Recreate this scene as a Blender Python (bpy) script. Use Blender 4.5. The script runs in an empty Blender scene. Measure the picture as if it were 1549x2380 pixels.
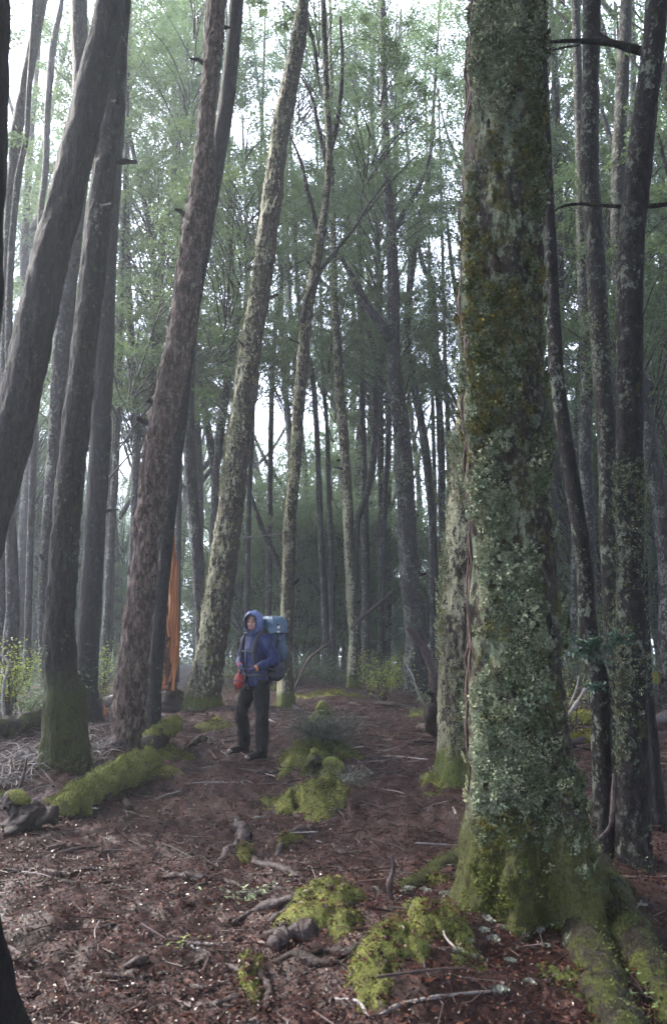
import bpy, math, random
import numpy as np
from mathutils import Vector

SC = bpy.context.scene
COL = SC.collection
R = math.radians

# ------------------------------------------------------------------ camera, sky, sun, exposure
F = 1850.0                      # focal length in the units of a 1549 x 2379 picture
CX, CY = 774.5, 1189.5
CAM_Z = 1.5
PITCH = R(8.1)
cam_data = bpy.data.cameras.new('camera')
cam = bpy.data.objects.new('camera', cam_data)
COL.objects.link(cam)
cam.location = (0, 0, CAM_Z)
cam.rotation_euler = (R(90) + PITCH, 0, 0)
cam_data.sensor_fit = 'VERTICAL'
cam_data.sensor_height = 36.0
cam_data.lens = F / 2379.0 * 36.0
cam_data.clip_end = 1000
cam_data.dof.use_dof = True
cam_data.dof.focus_distance = 9.5
cam_data.dof.aperture_fstop = 4.0
SC.camera = cam

SUN_EL, SUN_AZ = R(43), R(-63)      # azimuth from +Y towards +X
world = bpy.data.worlds.new('World')
SC.world = world
world.use_nodes = True
wn = world.node_tree
bg = wn.nodes['Background']
sky = wn.nodes.new('ShaderNodeTexSky')
sky.sky_type = 'NISHITA'
sky.sun_disc = False
sky.sun_elevation = SUN_EL
sky.sun_rotation = SUN_AZ
sky.air_density = 1.0
sky.dust_density = 6.0
mixc = wn.nodes.new('ShaderNodeMix')
mixc.data_type = 'RGBA'
mixc.inputs[0].default_value = 0.72          # even cloud over the sky
wn.links.new(sky.outputs[0], mixc.inputs[6])
mixc.inputs[7].default_value = (7.8, 8.7, 11.7, 1)
wn.links.new(mixc.outputs[2], bg.inputs[0])
bg.inputs[1].default_value = 0.13

sun_data = bpy.data.lights.new('sun', 'SUN')
sun_data.energy = 2.6
sun_data.angle = R(14)
sun_data.color = (1.0, 0.94, 0.84)
sun = bpy.data.objects.new('sun', sun_data)
COL.objects.link(sun)
sd = Vector((math.sin(SUN_AZ) * math.cos(SUN_EL), math.cos(SUN_AZ) * math.cos(SUN_EL), math.sin(SUN_EL)))
sun.rotation_euler = sd.to_track_quat('Z', 'Y').to_euler()
sun.location = sd * 40

SC.view_settings.view_transform = 'Standard'
SC.view_settings.look = 'None'
SC.view_settings.gamma = 1.0
SC.view_settings.use_curve_mapping = False
SC.view_settings.exposure = 2.66
SC.cycles.max_bounces = 6
SC.cycles.diffuse_bounces = 4
SC.cycles.glossy_bounces = 2
SC.cycles.transmission_bounces = 3
SC.cycles.volume_bounces = 1
SC.cycles.sample_clamp_indirect = 6.0
SC.cycles.use_denoising = True

# ------------------------------------------------------------------ numpy noise
def _hash(i, j, k, seed):
    h = (i * 374761393 + j * 668265263 + k * 2147483647 + seed * 974711) & 0xFFFFFFFF
    h = ((h ^ (h >> 13)) * 1274126177) & 0xFFFFFFFF
    h = (h ^ (h >> 16)) & 0xFFFFFFFF
    return h.astype(np.float64) / 4294967295.0

def vnoise(p, seed=0):
    p = np.asarray(p, dtype=np.float64)
    f = np.floor(p)
    i = f.astype(np.int64) + 100000
    t = p - f
    t = t * t * (3 - 2 * t)
    out = 0
    for a in (0, 1):
        for b in (0, 1):
            for c in (0, 1):
                w = (t[:, 0] if a else 1 - t[:, 0]) * (t[:, 1] if b else 1 - t[:, 1]) * (t[:, 2] if c else 1 - t[:, 2])
                out = out + w * _hash(i[:, 0] + a, i[:, 1] + b, i[:, 2] + c, seed)
    return out * 2 - 1

def fbm(p, octaves=4, seed=0, gain=0.5):
    p = np.asarray(p, dtype=np.float64)
    out, a, s = 0, 1.0, 1.0
    for o in range(octaves):
        out = out + a * vnoise(p * s, seed + o * 17)
        a *= gain
        s *= 2.03
    return out

# ------------------------------------------------------------------ the lie of the land
HUMPS = []                                   # x, y, rx, ry, h
def ground_z(x, y, fine=True):
    x = np.asarray(x, dtype=np.float64); y = np.asarray(y, dtype=np.float64)
    z = np.zeros(np.broadcast(x, y).shape)
    far = np.clip(y - 17, 0, None)
    z = z - 0.035 * far
    z = z + 0.02 * np.clip(-x - 3, 0, 6) + 0.012 * np.clip(x - 4, 0, 10)
    for hx, hy, rx, ry, h in HUMPS:
        z = z + h * np.exp(-(((x - hx) / rx) ** 2 + ((y - hy) / ry) ** 2))
    if fine:
        sh = z.shape
        p = np.stack([np.broadcast_to(x, sh).ravel(), np.broadcast_to(y, sh).ravel(), np.zeros(z.size)], 1)
        z = z + (0.06 * fbm(p * 0.9, 3, 5) + 0.032 * fbm(p * 3.6, 3, 9)).reshape(sh)
    return z

def gz(x, y):
    return float(ground_z(np.array([x]), np.array([y]))[0])

CP, SP = math.cos(PITCH), math.sin(PITCH)
def ray(u, v):
    a, b = (u - CX) / F, (CY - v) / F
    d = Vector((a, CP - b * SP, SP + b * CP))
    return d / d.y
def at(u, v, Y):
    d = ray(u, v)
    return Vector((d.x * Y, Y, CAM_Z + d.z * Y))
def on_ground(u, v):
    d = ray(u, v)
    Y = 8.0
    for _ in range(14):
        g = gz(d.x * Y, Y)
        Y = 0.5 * Y + 0.5 * min(45.0, max(1.5, (g - CAM_Z) / min(d.z, -0.02)))
    return Vector((d.x * Y, Y, gz(d.x * Y, Y)))
def depth_of(p):
    return p.y * CP + (p.z - CAM_Z) * SP

# humps known from the picture (moss hummocks, root plates, tree bases)
for hx, hy, rx, ry, h in ((1.05, 4.2, 0.9, 0.8, 0.10), (-0.95, 9.35, 0.25, 0.25, 0.05),
                          (-1.35, 13.3, 1.1, 0.9, 0.18), (0.0, 9.0, 0.55, 0.6, 0.16), (0.0, 7.2, 0.5, 0.4, 0.12),
                          (0.05, 4.35, 0.35, 0.45, 0.20), (0.45, 3.6, 0.35, 0.4, 0.17), (-3.4, 8.6, 1.1, 1.0, 0.12),
                          (-2.3, 9.6, 0.9, 0.8, 0.10), (-4.6, 10.8, 1.2, 0.9, 0.25), (3.4, 13.5, 1.5, 1.0, 0.2),
                          (1.3, 8.6, 0.6, 0.6, 0.08), (0.2, 19.5, 3.0, 2.0, 0.1)):
    HUMPS.append((hx, hy, rx, ry, h))

# ------------------------------------------------------------------ mesh helpers
def mesh_np(name, V, faces, mat=None, tint=None, smooth=True):
    """faces: one (n,3) or (n,4) array or a list of such arrays; tint: per-vertex rgb."""
    me = bpy.data.meshes.new(name)
    V = np.asarray(V, dtype=np.float32)
    fl = faces if isinstance(faces, list) else [faces]
    fl = [np.asarray(f, dtype=np.int32) for f in fl if len(f)]
    nl = sum(f.size for f in fl); nf = sum(len(f) for f in fl)
    me.vertices.add(len(V)); me.vertices.foreach_set('co', V.ravel())
    me.loops.add(nl); me.loops.foreach_set('vertex_index', np.concatenate([f.ravel() for f in fl]))
    me.polygons.add(nf)
    tot = np.concatenate([np.full(len(f), f.shape[1], dtype=np.int32) for f in fl])
    st = np.concatenate([[0], np.cumsum(tot)[:-1]]).astype(np.int32)
    me.polygons.foreach_set('loop_start', st)
    try:
        me.polygons.foreach_set('loop_total', tot)
    except Exception:
        pass
    me.polygons.foreach_set('use_smooth', np.full(nf, smooth, dtype=bool))
    if tint is not None:
        t = np.ones((len(V), 4), dtype=np.float32); t[:, :np.asarray(tint).shape[1]] = tint
        a = me.color_attributes.new('tint', 'FLOAT_COLOR', 'POINT')
        a.data.foreach_set('color', t.ravel())
    me.update(calc_edges=True)
    me.validate()
    if mat is not None:
        me.materials.append(mat)
    return me

def link(name, me, parent=None, label=None, cat=None, group=None, kind=None, loc=None, rot=None, scale=None):
    o = bpy.data.objects.new(name, me)
    COL.objects.link(o)
    if parent is not None:
        o.parent = parent
    if loc is not None: o.location = loc
    if rot is not None: o.rotation_euler = rot
    if scale is not None: o.scale = scale if hasattr(scale, '__len__') else (scale,) * 3
    if label: o['label'] = label
    if cat: o['category'] = cat
    if group: o['group'] = group
    if kind: o['kind'] = kind
    return o

def thing(name, label, cat, loc=(0, 0, 0), group=None, rz=0):
    return link(name, None, None, label, cat, group, None, loc, (0, 0, rz))

def off(V, root):
    """world vertices into the frame of an unrotated root"""
    return np.asarray(V) - np.array(root.location)

def spline(pts, rad, n):
    P = np.array([list(p) for p in pts], dtype=float); Rr = np.array(rad, dtype=float)
    m = len(P)
    L = np.concatenate([[0], np.cumsum(np.linalg.norm(np.diff(P, axis=0), axis=1))])
    s = np.linspace(0, L[-1], n)
    T = np.zeros_like(P)
    for i in range(m):
        a, b = max(0, i - 1), min(m - 1, i + 1)
        T[i] = (P[b] - P[a]) / max(1e-9, L[b] - L[a])
    k = np.clip(np.searchsorted(L, s, side='right') - 1, 0, m - 2)
    h = (L[k + 1] - L[k]); t = (s - L[k]) / h
    t_, h_ = t[:, None], h[:, None]
    C = (2 * t_**3 - 3 * t_**2 + 1) * P[k] + (t_**3 - 2 * t_**2 + t_) * h_ * T[k] + (-2 * t_**3 + 3 * t_**2) * P[k + 1] + (t_**3 - t_**2) * h_ * T[k + 1]
    r = Rr[k] * (1 - t) + Rr[k + 1] * t
    return C, r

def tube(pts, rad, n=20, nu=10, wob=0.0, wf=8.0, seed=0, cap=True, flat=1.0):
    """a bent tapered tube; returns V, list of faces, outward directions per vertex"""
    C, r = spline(pts, rad, n)
    T = np.gradient(C, axis=0); T /= np.linalg.norm(T, axis=1)[:, None] + 1e-9
    ref = np.array([0, 1.0, 0]) if abs(T[:, 2]).mean() > 0.55 else np.array([0, 0, 1.0])
    e1 = ref - T * (T @ ref)[:, None]; e1 /= np.linalg.norm(e1, axis=1)[:, None] + 1e-9
    e2 = np.cross(T, e1)
    th = np.arange(nu) / nu * 2 * math.pi
    D = e1[:, None, :] * np.cos(th)[None, :, None] * flat + e2[:, None, :] * np.sin(th)[None, :, None]
    V = C[:, None, :] + D * r[:, None, None]
    V = V.reshape(-1, 3); Dn = D.reshape(-1, 3)
    if wob:
        V = V + Dn * (fbm(V * wf, 3, seed) * np.repeat(r, nu) * wob)[:, None]
    i = np.arange(n - 1)[:, None] * nu; j = np.arange(nu)[None, :]; j2 = (j + 1) % nu
    Q = np.stack([i + j, i + j2, i + nu + j2, i + nu + j], -1).reshape(-1, 4)
    fl = [Q]
    if cap:
        V = np.concatenate([V, [C[0] - T[0] * r[0] * 0.4], [C[-1] + T[-1] * r[-1] * 0.5]])
        Dn = np.concatenate([Dn, [-T[0]], [T[-1]]])
        a = n * nu; jj = np.arange(nu); jn = (jj + 1) % nu
        fl.append(np.stack([np.full(nu, a), jn, jj], 1))
        fl.append(np.stack([np.full(nu, a + 1), (n - 1) * nu + jj, (n - 1) * nu + jn], 1))
    return V, fl, Dn

def merge(parts):
    Vs, f3, f4, o = [], [], [], 0
    for V, fl in parts:
        for f in (fl if isinstance(fl, list) else [fl]):
            f = np.asarray(f)
            (f3 if f.shape[1] == 3 else f4).append(f + o)
        Vs.append(V); o += len(V)
    out = []
    if f3: out.append(np.concatenate(f3))
    if f4: out.append(np.concatenate(f4))
    return np.concatenate(Vs), out

def rand_rot(rng, n, tilt):
    """rotation matrices: random spin about z then tilt by up to `tilt` (radians, normal-ish)"""
    a = rng.uniform(0, 2 * math.pi, n); b = rng.normal(0, tilt, n); c = rng.uniform(0, 2 * math.pi, n)
    ca, sa, cb, sb, cc, sc_ = np.cos(a), np.sin(a), np.cos(b), np.sin(b), np.cos(c), np.sin(c)
    Z = np.zeros(n); O = np.ones(n)
    def mat(r): return np.stack([np.stack(x, -1) for x in r], -2)
    Rz = mat([[ca, -sa, Z], [sa, ca, Z], [Z, Z, O]]); Rx = mat([[O, Z, Z], [Z, cb, -sb], [Z, sb, cb]]); Rc = mat([[cc, -sc_, Z], [sc_, cc, Z], [Z, Z, O]])
    return Rc @ Rx @ Rz

LEAF4 = np.array([[0, -0.5, 0], [0.28, 0.02, 0.07], [0, 0.5, -0.03], [-0.28, -0.02, 0.07]])
def leaf_batch(pos, size, rot, shape=LEAF4):
    n = len(pos); k = len(shape)
    V = np.einsum('nij,kj->nki', rot, shape) * np.asarray(size).reshape(-1, 1, 1) + pos[:, None, :]
    b = np.arange(n)[:, None] * k
    Fc = np.concatenate([b + np.array([[0, 1, 2]]), b + np.array([[0, 2, 3]])])
    return V.reshape(-1, 3), Fc

# ------------------------------------------------------------------ materials
def new_mat(name):
    m = bpy.data.materials.new(name); m.use_nodes = True
    nt = m.node_tree
    return m, nt, nt.nodes['Principled BSDF']
def nd(nt, t, **kw):
    n = nt.nodes.new('ShaderNode' + t)
    for k, v in kw.items(): setattr(n, k, v)
    return n
def noise(nt, vec, scale, detail=5, rough=0.6, dist=0.0):
    n = nd(nt, 'TexNoise'); n.inputs['Scale'].default_value = scale; n.inputs['Detail'].default_value = detail
    n.inputs['Roughness'].default_value = rough; n.inputs['Distortion'].default_value = dist
    nt.links.new(vec, n.inputs['Vector']); return n.outputs[0]
def ramp(nt, fac, stops):
    r = nd(nt, 'ValToRGB'); e = r.color_ramp.elements
    while len(e) < len(stops): e.new(0.5)
    for i, (p, c) in enumerate(stops):
        e[i].position = p
        e[i].color = (c, c, c, 1) if not hasattr(c, '__len__') else (*c, 1)
    nt.links.new(fac, r.inputs[0]); return r.outputs[0]
def mixrgb(nt, fac, a, b, mode='MIX'):
    m = nd(nt, 'Mix', data_type='RGBA', blend_type=mode)
    for k, s in ((0, fac), (6, a), (7, b)):
        if hasattr(s, 'is_output'): nt.links.new(s, m.inputs[k])
        elif k == 0: m.inputs[0].default_value = s
        else: m.inputs[k].default_value = (*s, 1)
    return m.outputs[2]
def math_(nt, op, a, b=0.0, clamp=False):
    m = nd(nt, 'Math', operation=op, use_clamp=clamp)
    for k, s in ((0, a), (1, b)):
        if hasattr(s, 'is_output'): nt.links.new(s, m.inputs[k])
        else: m.inputs[k].default_value = s
    return m.outputs[0]
def scaled(nt, vec, s):
    m = nd(nt, 'VectorMath', operation='MULTIPLY'); nt.links.new(vec, m.inputs[0]); m.inputs[1].default_value = s
    return m.outputs[0]
def bump(nt, h, strength, dist, prev=None):
    b = nd(nt, 'Bump'); b.inputs['Strength'].default_value = strength; b.inputs['Distance'].default_value = dist
    nt.links.new(h, b.inputs['Height'])
    if prev is not None: nt.links.new(prev, b.inputs['Normal'])
    return b.outputs[0]

def bark(name, dark, light, lichen=(0.30, 0.34, 0.26), lich=0.55, moss=(0.05, 0.075, 0.012), mossy=0.5,
         base_moss=0.0, base_col=(0.07, 0.085, 0.018), ridges=16.0, rough=0.6, bare=None, lside=None):
    m, nt, bs = new_mat(name)
    geo = nd(nt, 'NewGeometry'); P = geo.outputs['Position']; Nn = geo.outputs['Normal']
    stretch = scaled(nt, P, (1, 1, 0.42))
    n1 = noise(nt, stretch, ridges * 1.5, 7, 0.72, 0.5)
    n2 = noise(nt, P, 1.7, 4)
    n3 = noise(nt, scaled(nt, P, (1, 1, 0.7)), 21.0, 8, 0.78)
    n5 = noise(nt, P, 3.3, 5, 0.6)
    n4 = noise(nt, P, 6.0, 9, 0.75)
    fine = noise(nt, P, 75.0, 4, 0.75)
    mid = tuple(0.5 * (a + b) for a, b in zip(dark, light))
    col = ramp(nt, n1, [(0.36, tuple(0.35 * c for c in dark)), (0.47, dark), (0.54, mid), (0.66, tuple(1.25 * c for c in light))])
    col = mixrgb(nt, ramp(nt, n2, [(0.35, 0.0), (0.65, 0.5)]), col, tuple(0.5 * c for c in light), 'MIX')
    l3 = math_(nt, 'ADD', n3, math_(nt, 'MULTIPLY', math_(nt, 'SUBTRACT', n5, 0.5), 0.45))
    if lside is not None:
        dt = nd(nt, 'VectorMath', operation='DOT_PRODUCT'); nt.links.new(Nn, dt.inputs[0]); dt.inputs[1].default_value = lside
        l3 = math_(nt, 'ADD', l3, math_(nt, 'MULTIPLY', dt.outputs['Value'], 0.11))
    lm = math_(nt, 'MULTIPLY', ramp(nt, l3, [(lich, 0.0), (lich + 0.05, 1.0)]), ramp(nt, n2, [(0.36, 0.35), (0.55, 1.0)]))
    mm = ramp(nt, n4, [(mossy, 0.0), (mossy + 0.05, 1.0)])
    fr_ = ramp(nt, fine, [(0.35, 0.0), (0.65, 1.0)])
    col = mixrgb(nt, mm, col, mixrgb(nt, fr_, tuple(0.35 * c for c in moss), tuple(1.5 * c for c in moss)))
    col = mixrgb(nt, lm, col, mixrgb(nt, fr_, tuple(0.45 * c for c in lichen), tuple(1.3 * c for c in lichen)))
    if base_moss > 0:
        sep = nd(nt, 'SeparateXYZ'); nt.links.new(P, sep.inputs[0])
        h = math_(nt, 'ADD', sep.outputs[2], math_(nt, 'MULTIPLY', math_(nt, 'SUBTRACT', n4, 0.5), 1.1 * base_moss))
        mk = nd(nt, 'MapRange'); mk.inputs[1].default_value = base_moss; mk.inputs[2].default_value = base_moss * 0.72
        nt.links.new(h, mk.inputs[0])
        col = mixrgb(nt, math_(nt, 'MULTIPLY', mk.outputs[0], ramp(nt, n3, [(0.36, 0.25), (0.5, 1.0)])), col, mixrgb(nt, ramp(nt, fine, [(.3, 0.0), (.7, 1.0)]), tuple(0.35 * c for c in base_col), tuple(1.5 * c for c in base_col)))
    if bare is not None:                      # a side that lost its moss: bare fibrous bark
        s2 = nd(nt, 'VectorMath', operation='DOT_PRODUCT'); nt.links.new(Nn, s2.inputs[0]); s2.inputs[1].default_value = bare[0]
        k = nd(nt, 'MapRange'); k.inputs[1].default_value = bare[1]; k.inputs[2].default_value = bare[1] + 0.12
        nt.links.new(math_(nt, 'ADD', s2.outputs['Value'], math_(nt, 'MULTIPLY', math_(nt, 'SUBTRACT', n4, 0.5), 0.3)), k.inputs[0])
        col = mixrgb(nt, k.outputs[0], col, ramp(nt, n1, [(0.35, (0.012, 0.007, 0.007)), (0.66, (0.075, 0.045, 0.040))]))
    nt.links.new(col, bs.inputs['Base Color'])
    bs.inputs['Roughness'].default_value = rough
    bs.inputs['Specular IOR Level'].default_value = 0.10
    b1 = bump(nt, n1, 0.9, 0.05)
    b2 = bump(nt, n3, 0.9, 0.03, b1)
    b3 = bump(nt, fine, 0.7, 0.008, b2)
    nt.links.new(b3, bs.inputs['Normal'])
    return m

def leaf_mat(name, c_dark, c_light, transl=0.4, rough=0.45, rnd=0.25):
    m, nt, bs = new_mat(name)
    at_ = nd(nt, 'Attribute', attribute_name='tint')
    sep = nd(nt, 'SeparateColor'); nt.links.new(at_.outputs[0], sep.inputs[0])
    oi = nd(nt, 'ObjectInfo')
    f = math_(nt, 'ADD', sep.outputs[0], math_(nt, 'MULTIPLY', math_(nt, 'SUBTRACT', oi.outputs['Random'], 0.5), rnd), True)
    col = ramp(nt, f, [(0.0, c_dark), (1.0, c_light)])
    nt.links.new(col, bs.inputs['Base Color'])
    bs.inputs['Roughness'].default_value = rough
    bs.inputs['Specular IOR Level'].default_value = 0.4
    tr = nd(nt, 'BsdfTranslucent'); nt.links.new(mixrgb(nt, 0.5, col, c_light), tr.inputs[0])
    mx = nd(nt, 'MixShader'); mx.inputs[0].default_value = transl
    nt.links.new(bs.outputs[0], mx.inputs[1]); nt.links.new(tr.outputs[0], mx.inputs[2])
    nt.links.new(mx.outputs[0], nt.nodes['Material Output'].inputs[0])
    return m

def tint_mat(name, rough=0.6, spec=0.4, noise_scale=None, amt=0.4):
    m, nt, bs = new_mat(name)
    at_ = nd(nt, 'Attribute', attribute_name='tint')
    col = at_.outputs[0]
    if noise_scale:
        geo = nd(nt, 'NewGeometry')
        n = noise(nt, geo.outputs['Position'], noise_scale, 4)
        col = mixrgb(nt, amt, col, ramp(nt, n, [(0.3, 0.25), (0.7, 1.6)]), 'MULTIPLY')
    nt.links.new(col, bs.inputs['Base Color'])
    bs.inputs['Roughness'].default_value = rough
    bs.inputs['Specular IOR Level'].default_value = spec
    return m

def wood_mat(name, a, b, stretch=(1, 1, 1), scale=20, rough=0.55, bumpy=0.5):
    m, nt, bs = new_mat(name)
    tc = nd(nt, 'TexCoord'); P = tc.outputs['Object']
    n1 = noise(nt, scaled(nt, P, stretch), scale, 7, 0.65, 0.5)
    n2 = noise(nt, P, scale * 3, 5)
    nt.links.new(mixrgb(nt, ramp(nt, n2, [(0.4, 0.0), (0.7, 0.5)]), ramp(nt, n1, [(0.32, a), (0.66, b)]), a), bs.inputs['Base Color'])
    bs.inputs['Roughness'].default_value = rough
    bs.inputs['Specular IOR Level'].default_value = 0.14
    nt.links.new(bump(nt, n1, bumpy, 0.01), bs.inputs['Normal'])
    return m

def moss_mat(name, c):
    m, nt, bs = new_mat(name)
    geo = nd(nt, 'NewGeometry'); P = geo.outputs['Position']
    n1 = noise(nt, P, 7, 6, 0.6); n2 = noise(nt, P, 90, 5, 0.7); n3 = noise(nt, P, 28, 6, 0.65)
    col = ramp(nt, n1, [(0.3, tuple(0.55 * k for k in c)), (0.55, c), (0.75, (c[0] * 1.5, c[1] * 1.25, c[2] * 1.2))])
    col = mixrgb(nt, 0.85, col, ramp(nt, n2, [(0.36, 0.3), (0.64, 1.6)]), 'MULTIPLY')
    col = mixrgb(nt, ramp(nt, n3, [(0.55, 0.0), (0.64, 0.7)]), col, (0.05, 0.035, 0.018))
    nt.links.new(col, bs.inputs['Base Color'])
    bs.inputs['Roughness'].default_value = 0.9
    bs.inputs['Specular IOR Level'].default_value = 0.15
    nt.links.new(bump(nt, n2, 0.9, 0.012, bump(nt, n3, 1.0, 0.05)), bs.inputs['Normal'])
    return m

M = {}
M['bark_grey'] = bark('bark_grey', (0.012,0.010,0.011), (0.055,0.047,0.046), lich=0.59, mossy=0.62, lichen=(0.20, 0.21, 0.17), lside=(-0.9, -0.2, 0))
M['bark_dark'] = bark('bark_dark', (0.005,0.0045,0.0055), (0.022,0.019,0.021), lich=0.64, mossy=0.60, lichen=(0.10, 0.115, 0.095), moss=(0.03, 0.035, 0.012))
M['bark_moss'] = bark('bark_moss', (0.006,0.005,0.005), (0.027,0.022,0.021), lich=0.60, mossy=0.58, lichen=(0.12, 0.13, 0.10), moss=(0.03, 0.034, 0.010), base_moss=1.15, base_col=(0.042, 0.050, 0.012))
M['bark_lichen'] = bark('bark_lichen', (0.016,0.012,0.010), (0.085,0.070,0.052), lich=0.545, mossy=0.56, lichen=(0.31, 0.30, 0.19), moss=(0.085, 0.082, 0.022), base_moss=0.35, lside=(-1.0, -0.25, 0))
M['bark_flaky'] = bark('bark_flaky', (0.034,0.023,0.019), (0.20,0.145,0.118), lich=0.655, mossy=0.66, lichen=(0.22, 0.22, 0.17), ridges=13, lside=(0.6, -0.5, 0))
M['bark_far'] = bark('bark_far', (0.010,0.009,0.0095), (0.045,0.038,0.039), lich=0.60, mossy=0.60, lichen=(0.17, 0.18, 0.15), ridges=7, lside=(-0.9, -0.2, 0))
M['bark_big'] = bark('bark_big', (0.008,0.006,0.0055), (0.052,0.040,0.032), lich=0.54, mossy=0.52, lichen=(0.16, 0.185, 0.12), moss=(0.058, 0.056, 0.015), base_moss=0.58, base_col=(0.055, 0.060, 0.017), ridges=14, bare=((-0.99, -0.12, 0), 0.945), lside=(-0.5, -0.4, 0))
M['bark_right'] = bark('bark_right', (0.005,0.004,0.0045), (0.026,0.021,0.021), lich=0.60, mossy=0.58, lichen=(0.15, 0.165, 0.125), moss=(0.032, 0.036, 0.010), lside=(-0.7, -0.3, 0))
M['leaf_beech'] = leaf_mat('leaf_beech', (0.038, 0.070, 0.036), (0.12, 0.175, 0.07), 0.55)
M['leaf_under'] = leaf_mat('leaf_under', (0.050, 0.088, 0.048), (0.12, 0.175, 0.08), 0.55)
M['leaf_yellow'] = leaf_mat('leaf_yellow', (0.09, 0.14, 0.02), (0.30, 0.34, 0.05), 0.45, 0.4)
M['leaf_gloss'] = leaf_mat('leaf_gloss', (0.02, 0.05, 0.035), (0.06, 0.11, 0.07), 0.15, 0.18)
M['leaf_heath'] = leaf_mat('leaf_heath', (0.03, 0.035, 0.025), (0.085, 0.095, 0.07), 0.2, 0.5)
M['litter'] = tint_mat('litter', 0.38, 0.10)
M['twig'] = tint_mat('twig', 0.5, 0.12)
M['lichen'] = tint_mat('lichen', 0.85, 0.08, 50, 0.5)
M['moss'] = moss_mat('moss', (0.128, 0.138, 0.036))
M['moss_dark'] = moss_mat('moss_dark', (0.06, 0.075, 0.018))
M['fuzz'] = tint_mat('fuzz', 0.85, 0.15)
M['stick'] = wood_mat('stick', (0.018, 0.012, 0.012), (0.065, 0.046, 0.042), scale=40, rough=0.5, bumpy=0.9)
M['stick_pale'] = wood_mat('stick_pale', (0.08, 0.068, 0.064), (0.26, 0.235, 0.225), scale=26, rough=0.45)
M['root'] = wood_mat('root', (0.012, 0.008, 0.008), (0.065, 0.047, 0.045), scale=42, rough=0.45, bumpy=1.0)
M['log'] = wood_mat('log', (0.02, 0.016, 0.016), (0.11, 0.09, 0.085), scale=30, rough=0.55, bumpy=1.0)
M['rot'] = wood_mat('rot', (0.007, 0.005, 0.005), (0.03, 0.02, 0.017), scale=34, rough=0.65, bumpy=1.0)
M['heartwood'] = wood_mat('heartwood', (0.15, 0.045, 0.018), (0.42, 0.17, 0.06), stretch=(1, 1, 0.05), scale=60, rough=0.6, bumpy=1.0)
M['char'] = wood_mat('char', (0.02, 0.012, 0.012), (0.13, 0.05, 0.035), stretch=(1, 1, 0.3), scale=16, rough=0.35, bumpy=1.0)

# ground
def ground_mat():
    m, nt, bs = new_mat('forest_litter_soil')
    geo = nd(nt, 'NewGeometry'); P = geo.outputs['Position']
    vo = nd(nt, 'TexVoronoi'); vo.inputs['Scale'].default_value = 55; nt.links.new(P, vo.inputs['Vector'])
    sep = nd(nt, 'SeparateColor'); nt.links.new(vo.outputs['Color'], sep.inputs[0])
    leafc = ramp(nt, sep.outputs[0], [(0.0, (0.012, 0.006, 0.007)), (0.45, (0.030, 0.013, 0.013)), (0.8, (0.060, 0.023, 0.019)), (1.0, (0.10, 0.05, 0.038))])
    n1 = noise(nt, P, 0.9, 5); n2 = noise(nt, P, 7, 6, 0.7); n3 = noise(nt, P, 120, 4, 0.7)
    col = mixrgb(nt, ramp(nt, n2, [(0.38, 0.9), (0.62, 0.15)]), leafc, (0.017, 0.010, 0.009))
    col = mixrgb(nt, ramp(nt, n1, [(0.5, 0.0), (0.75, 0.35)]), col, (0.035, 0.026, 0.02))
    nt.links.new(col, bs.inputs['Base Color'])
    nt.links.new(ramp(nt, n2, [(0.3, 0.35), (0.7, 0.7)]), bs.inputs['Roughness'])
    bs.inputs['Specular IOR Level'].default_value = 0.15
    nt.links.new(bump(nt, n3, 0.5, 0.006, bump(nt, sep.outputs[1], 0.7, 0.012)), bs.inputs['Normal'])
    return m
M['ground'] = ground_mat()

def simple(name, c, rough=0.6, nscale=30, amt=0.25, bumpd=0.003, spec=0.4, stretch=(1, 1, 1)):
    m, nt, bs = new_mat(name)
    tc = nd(nt, 'TexCoord')
    n = noise(nt, scaled(nt, tc.outputs['Object'], stretch), nscale, 5)
    nt.links.new(mixrgb(nt, amt, c, ramp(nt, n, [(0.3, tuple(0.5 * k for k in c)), (0.7, tuple(min(1, 1.4 * k) for k in c))])), bs.inputs['Base Color'])
    bs.inputs['Roughness'].default_value = rough
    bs.inputs['Specular IOR Level'].default_value = spec
    nt.links.new(bump(nt, n, 0.5, bumpd), bs.inputs['Normal'])
    return m

# ------------------------------------------------------------------ ground sheet
def grid_sheet(xs, ys):
    X, Y = np.meshgrid(xs, ys)
    Z = ground_z(X.ravel(), Y.ravel())
    V = np.stack([X.ravel(), Y.ravel(), Z], 1)
    nx, ny = len(xs), len(ys)
    i = np.arange(ny - 1)[:, None] * nx; j = np.arange(nx - 1)[None, :]
    return V, np.stack([i + j, i + j + 1, i + nx + j + 1, i + nx + j], -1).reshape(-1, 4)
xs = np.concatenate([np.linspace(-160, -8, 40)[:-1], np.linspace(-8, -3.2, 70)[:-1], np.linspace(-3.2, 3.2, 230)[:-1], np.linspace(3.2, 8, 70)[:-1], np.linspace(8, 160, 40)])
ys = np.concatenate([np.linspace(-30, 1.0, 20)[:-1], np.linspace(1.0, 6, 210)[:-1], np.linspace(6, 16, 190)[:-1], np.linspace(16, 30, 70)[:-1], np.linspace(30, 240, 40)])
V, Q = grid_sheet(xs, ys)
p3 = V.copy(); p3[:, 2] = 0
near = (V[:, 1] < 16) & (np.abs(V[:, 0]) < 8)
V[:, 2] += np.where(near, 0.018 * fbm(p3 * 14, 3, 31), 0)
floor = link('forest_floor', mesh_np('forest_floor', V, Q, M['ground']), kind='structure')

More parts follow.
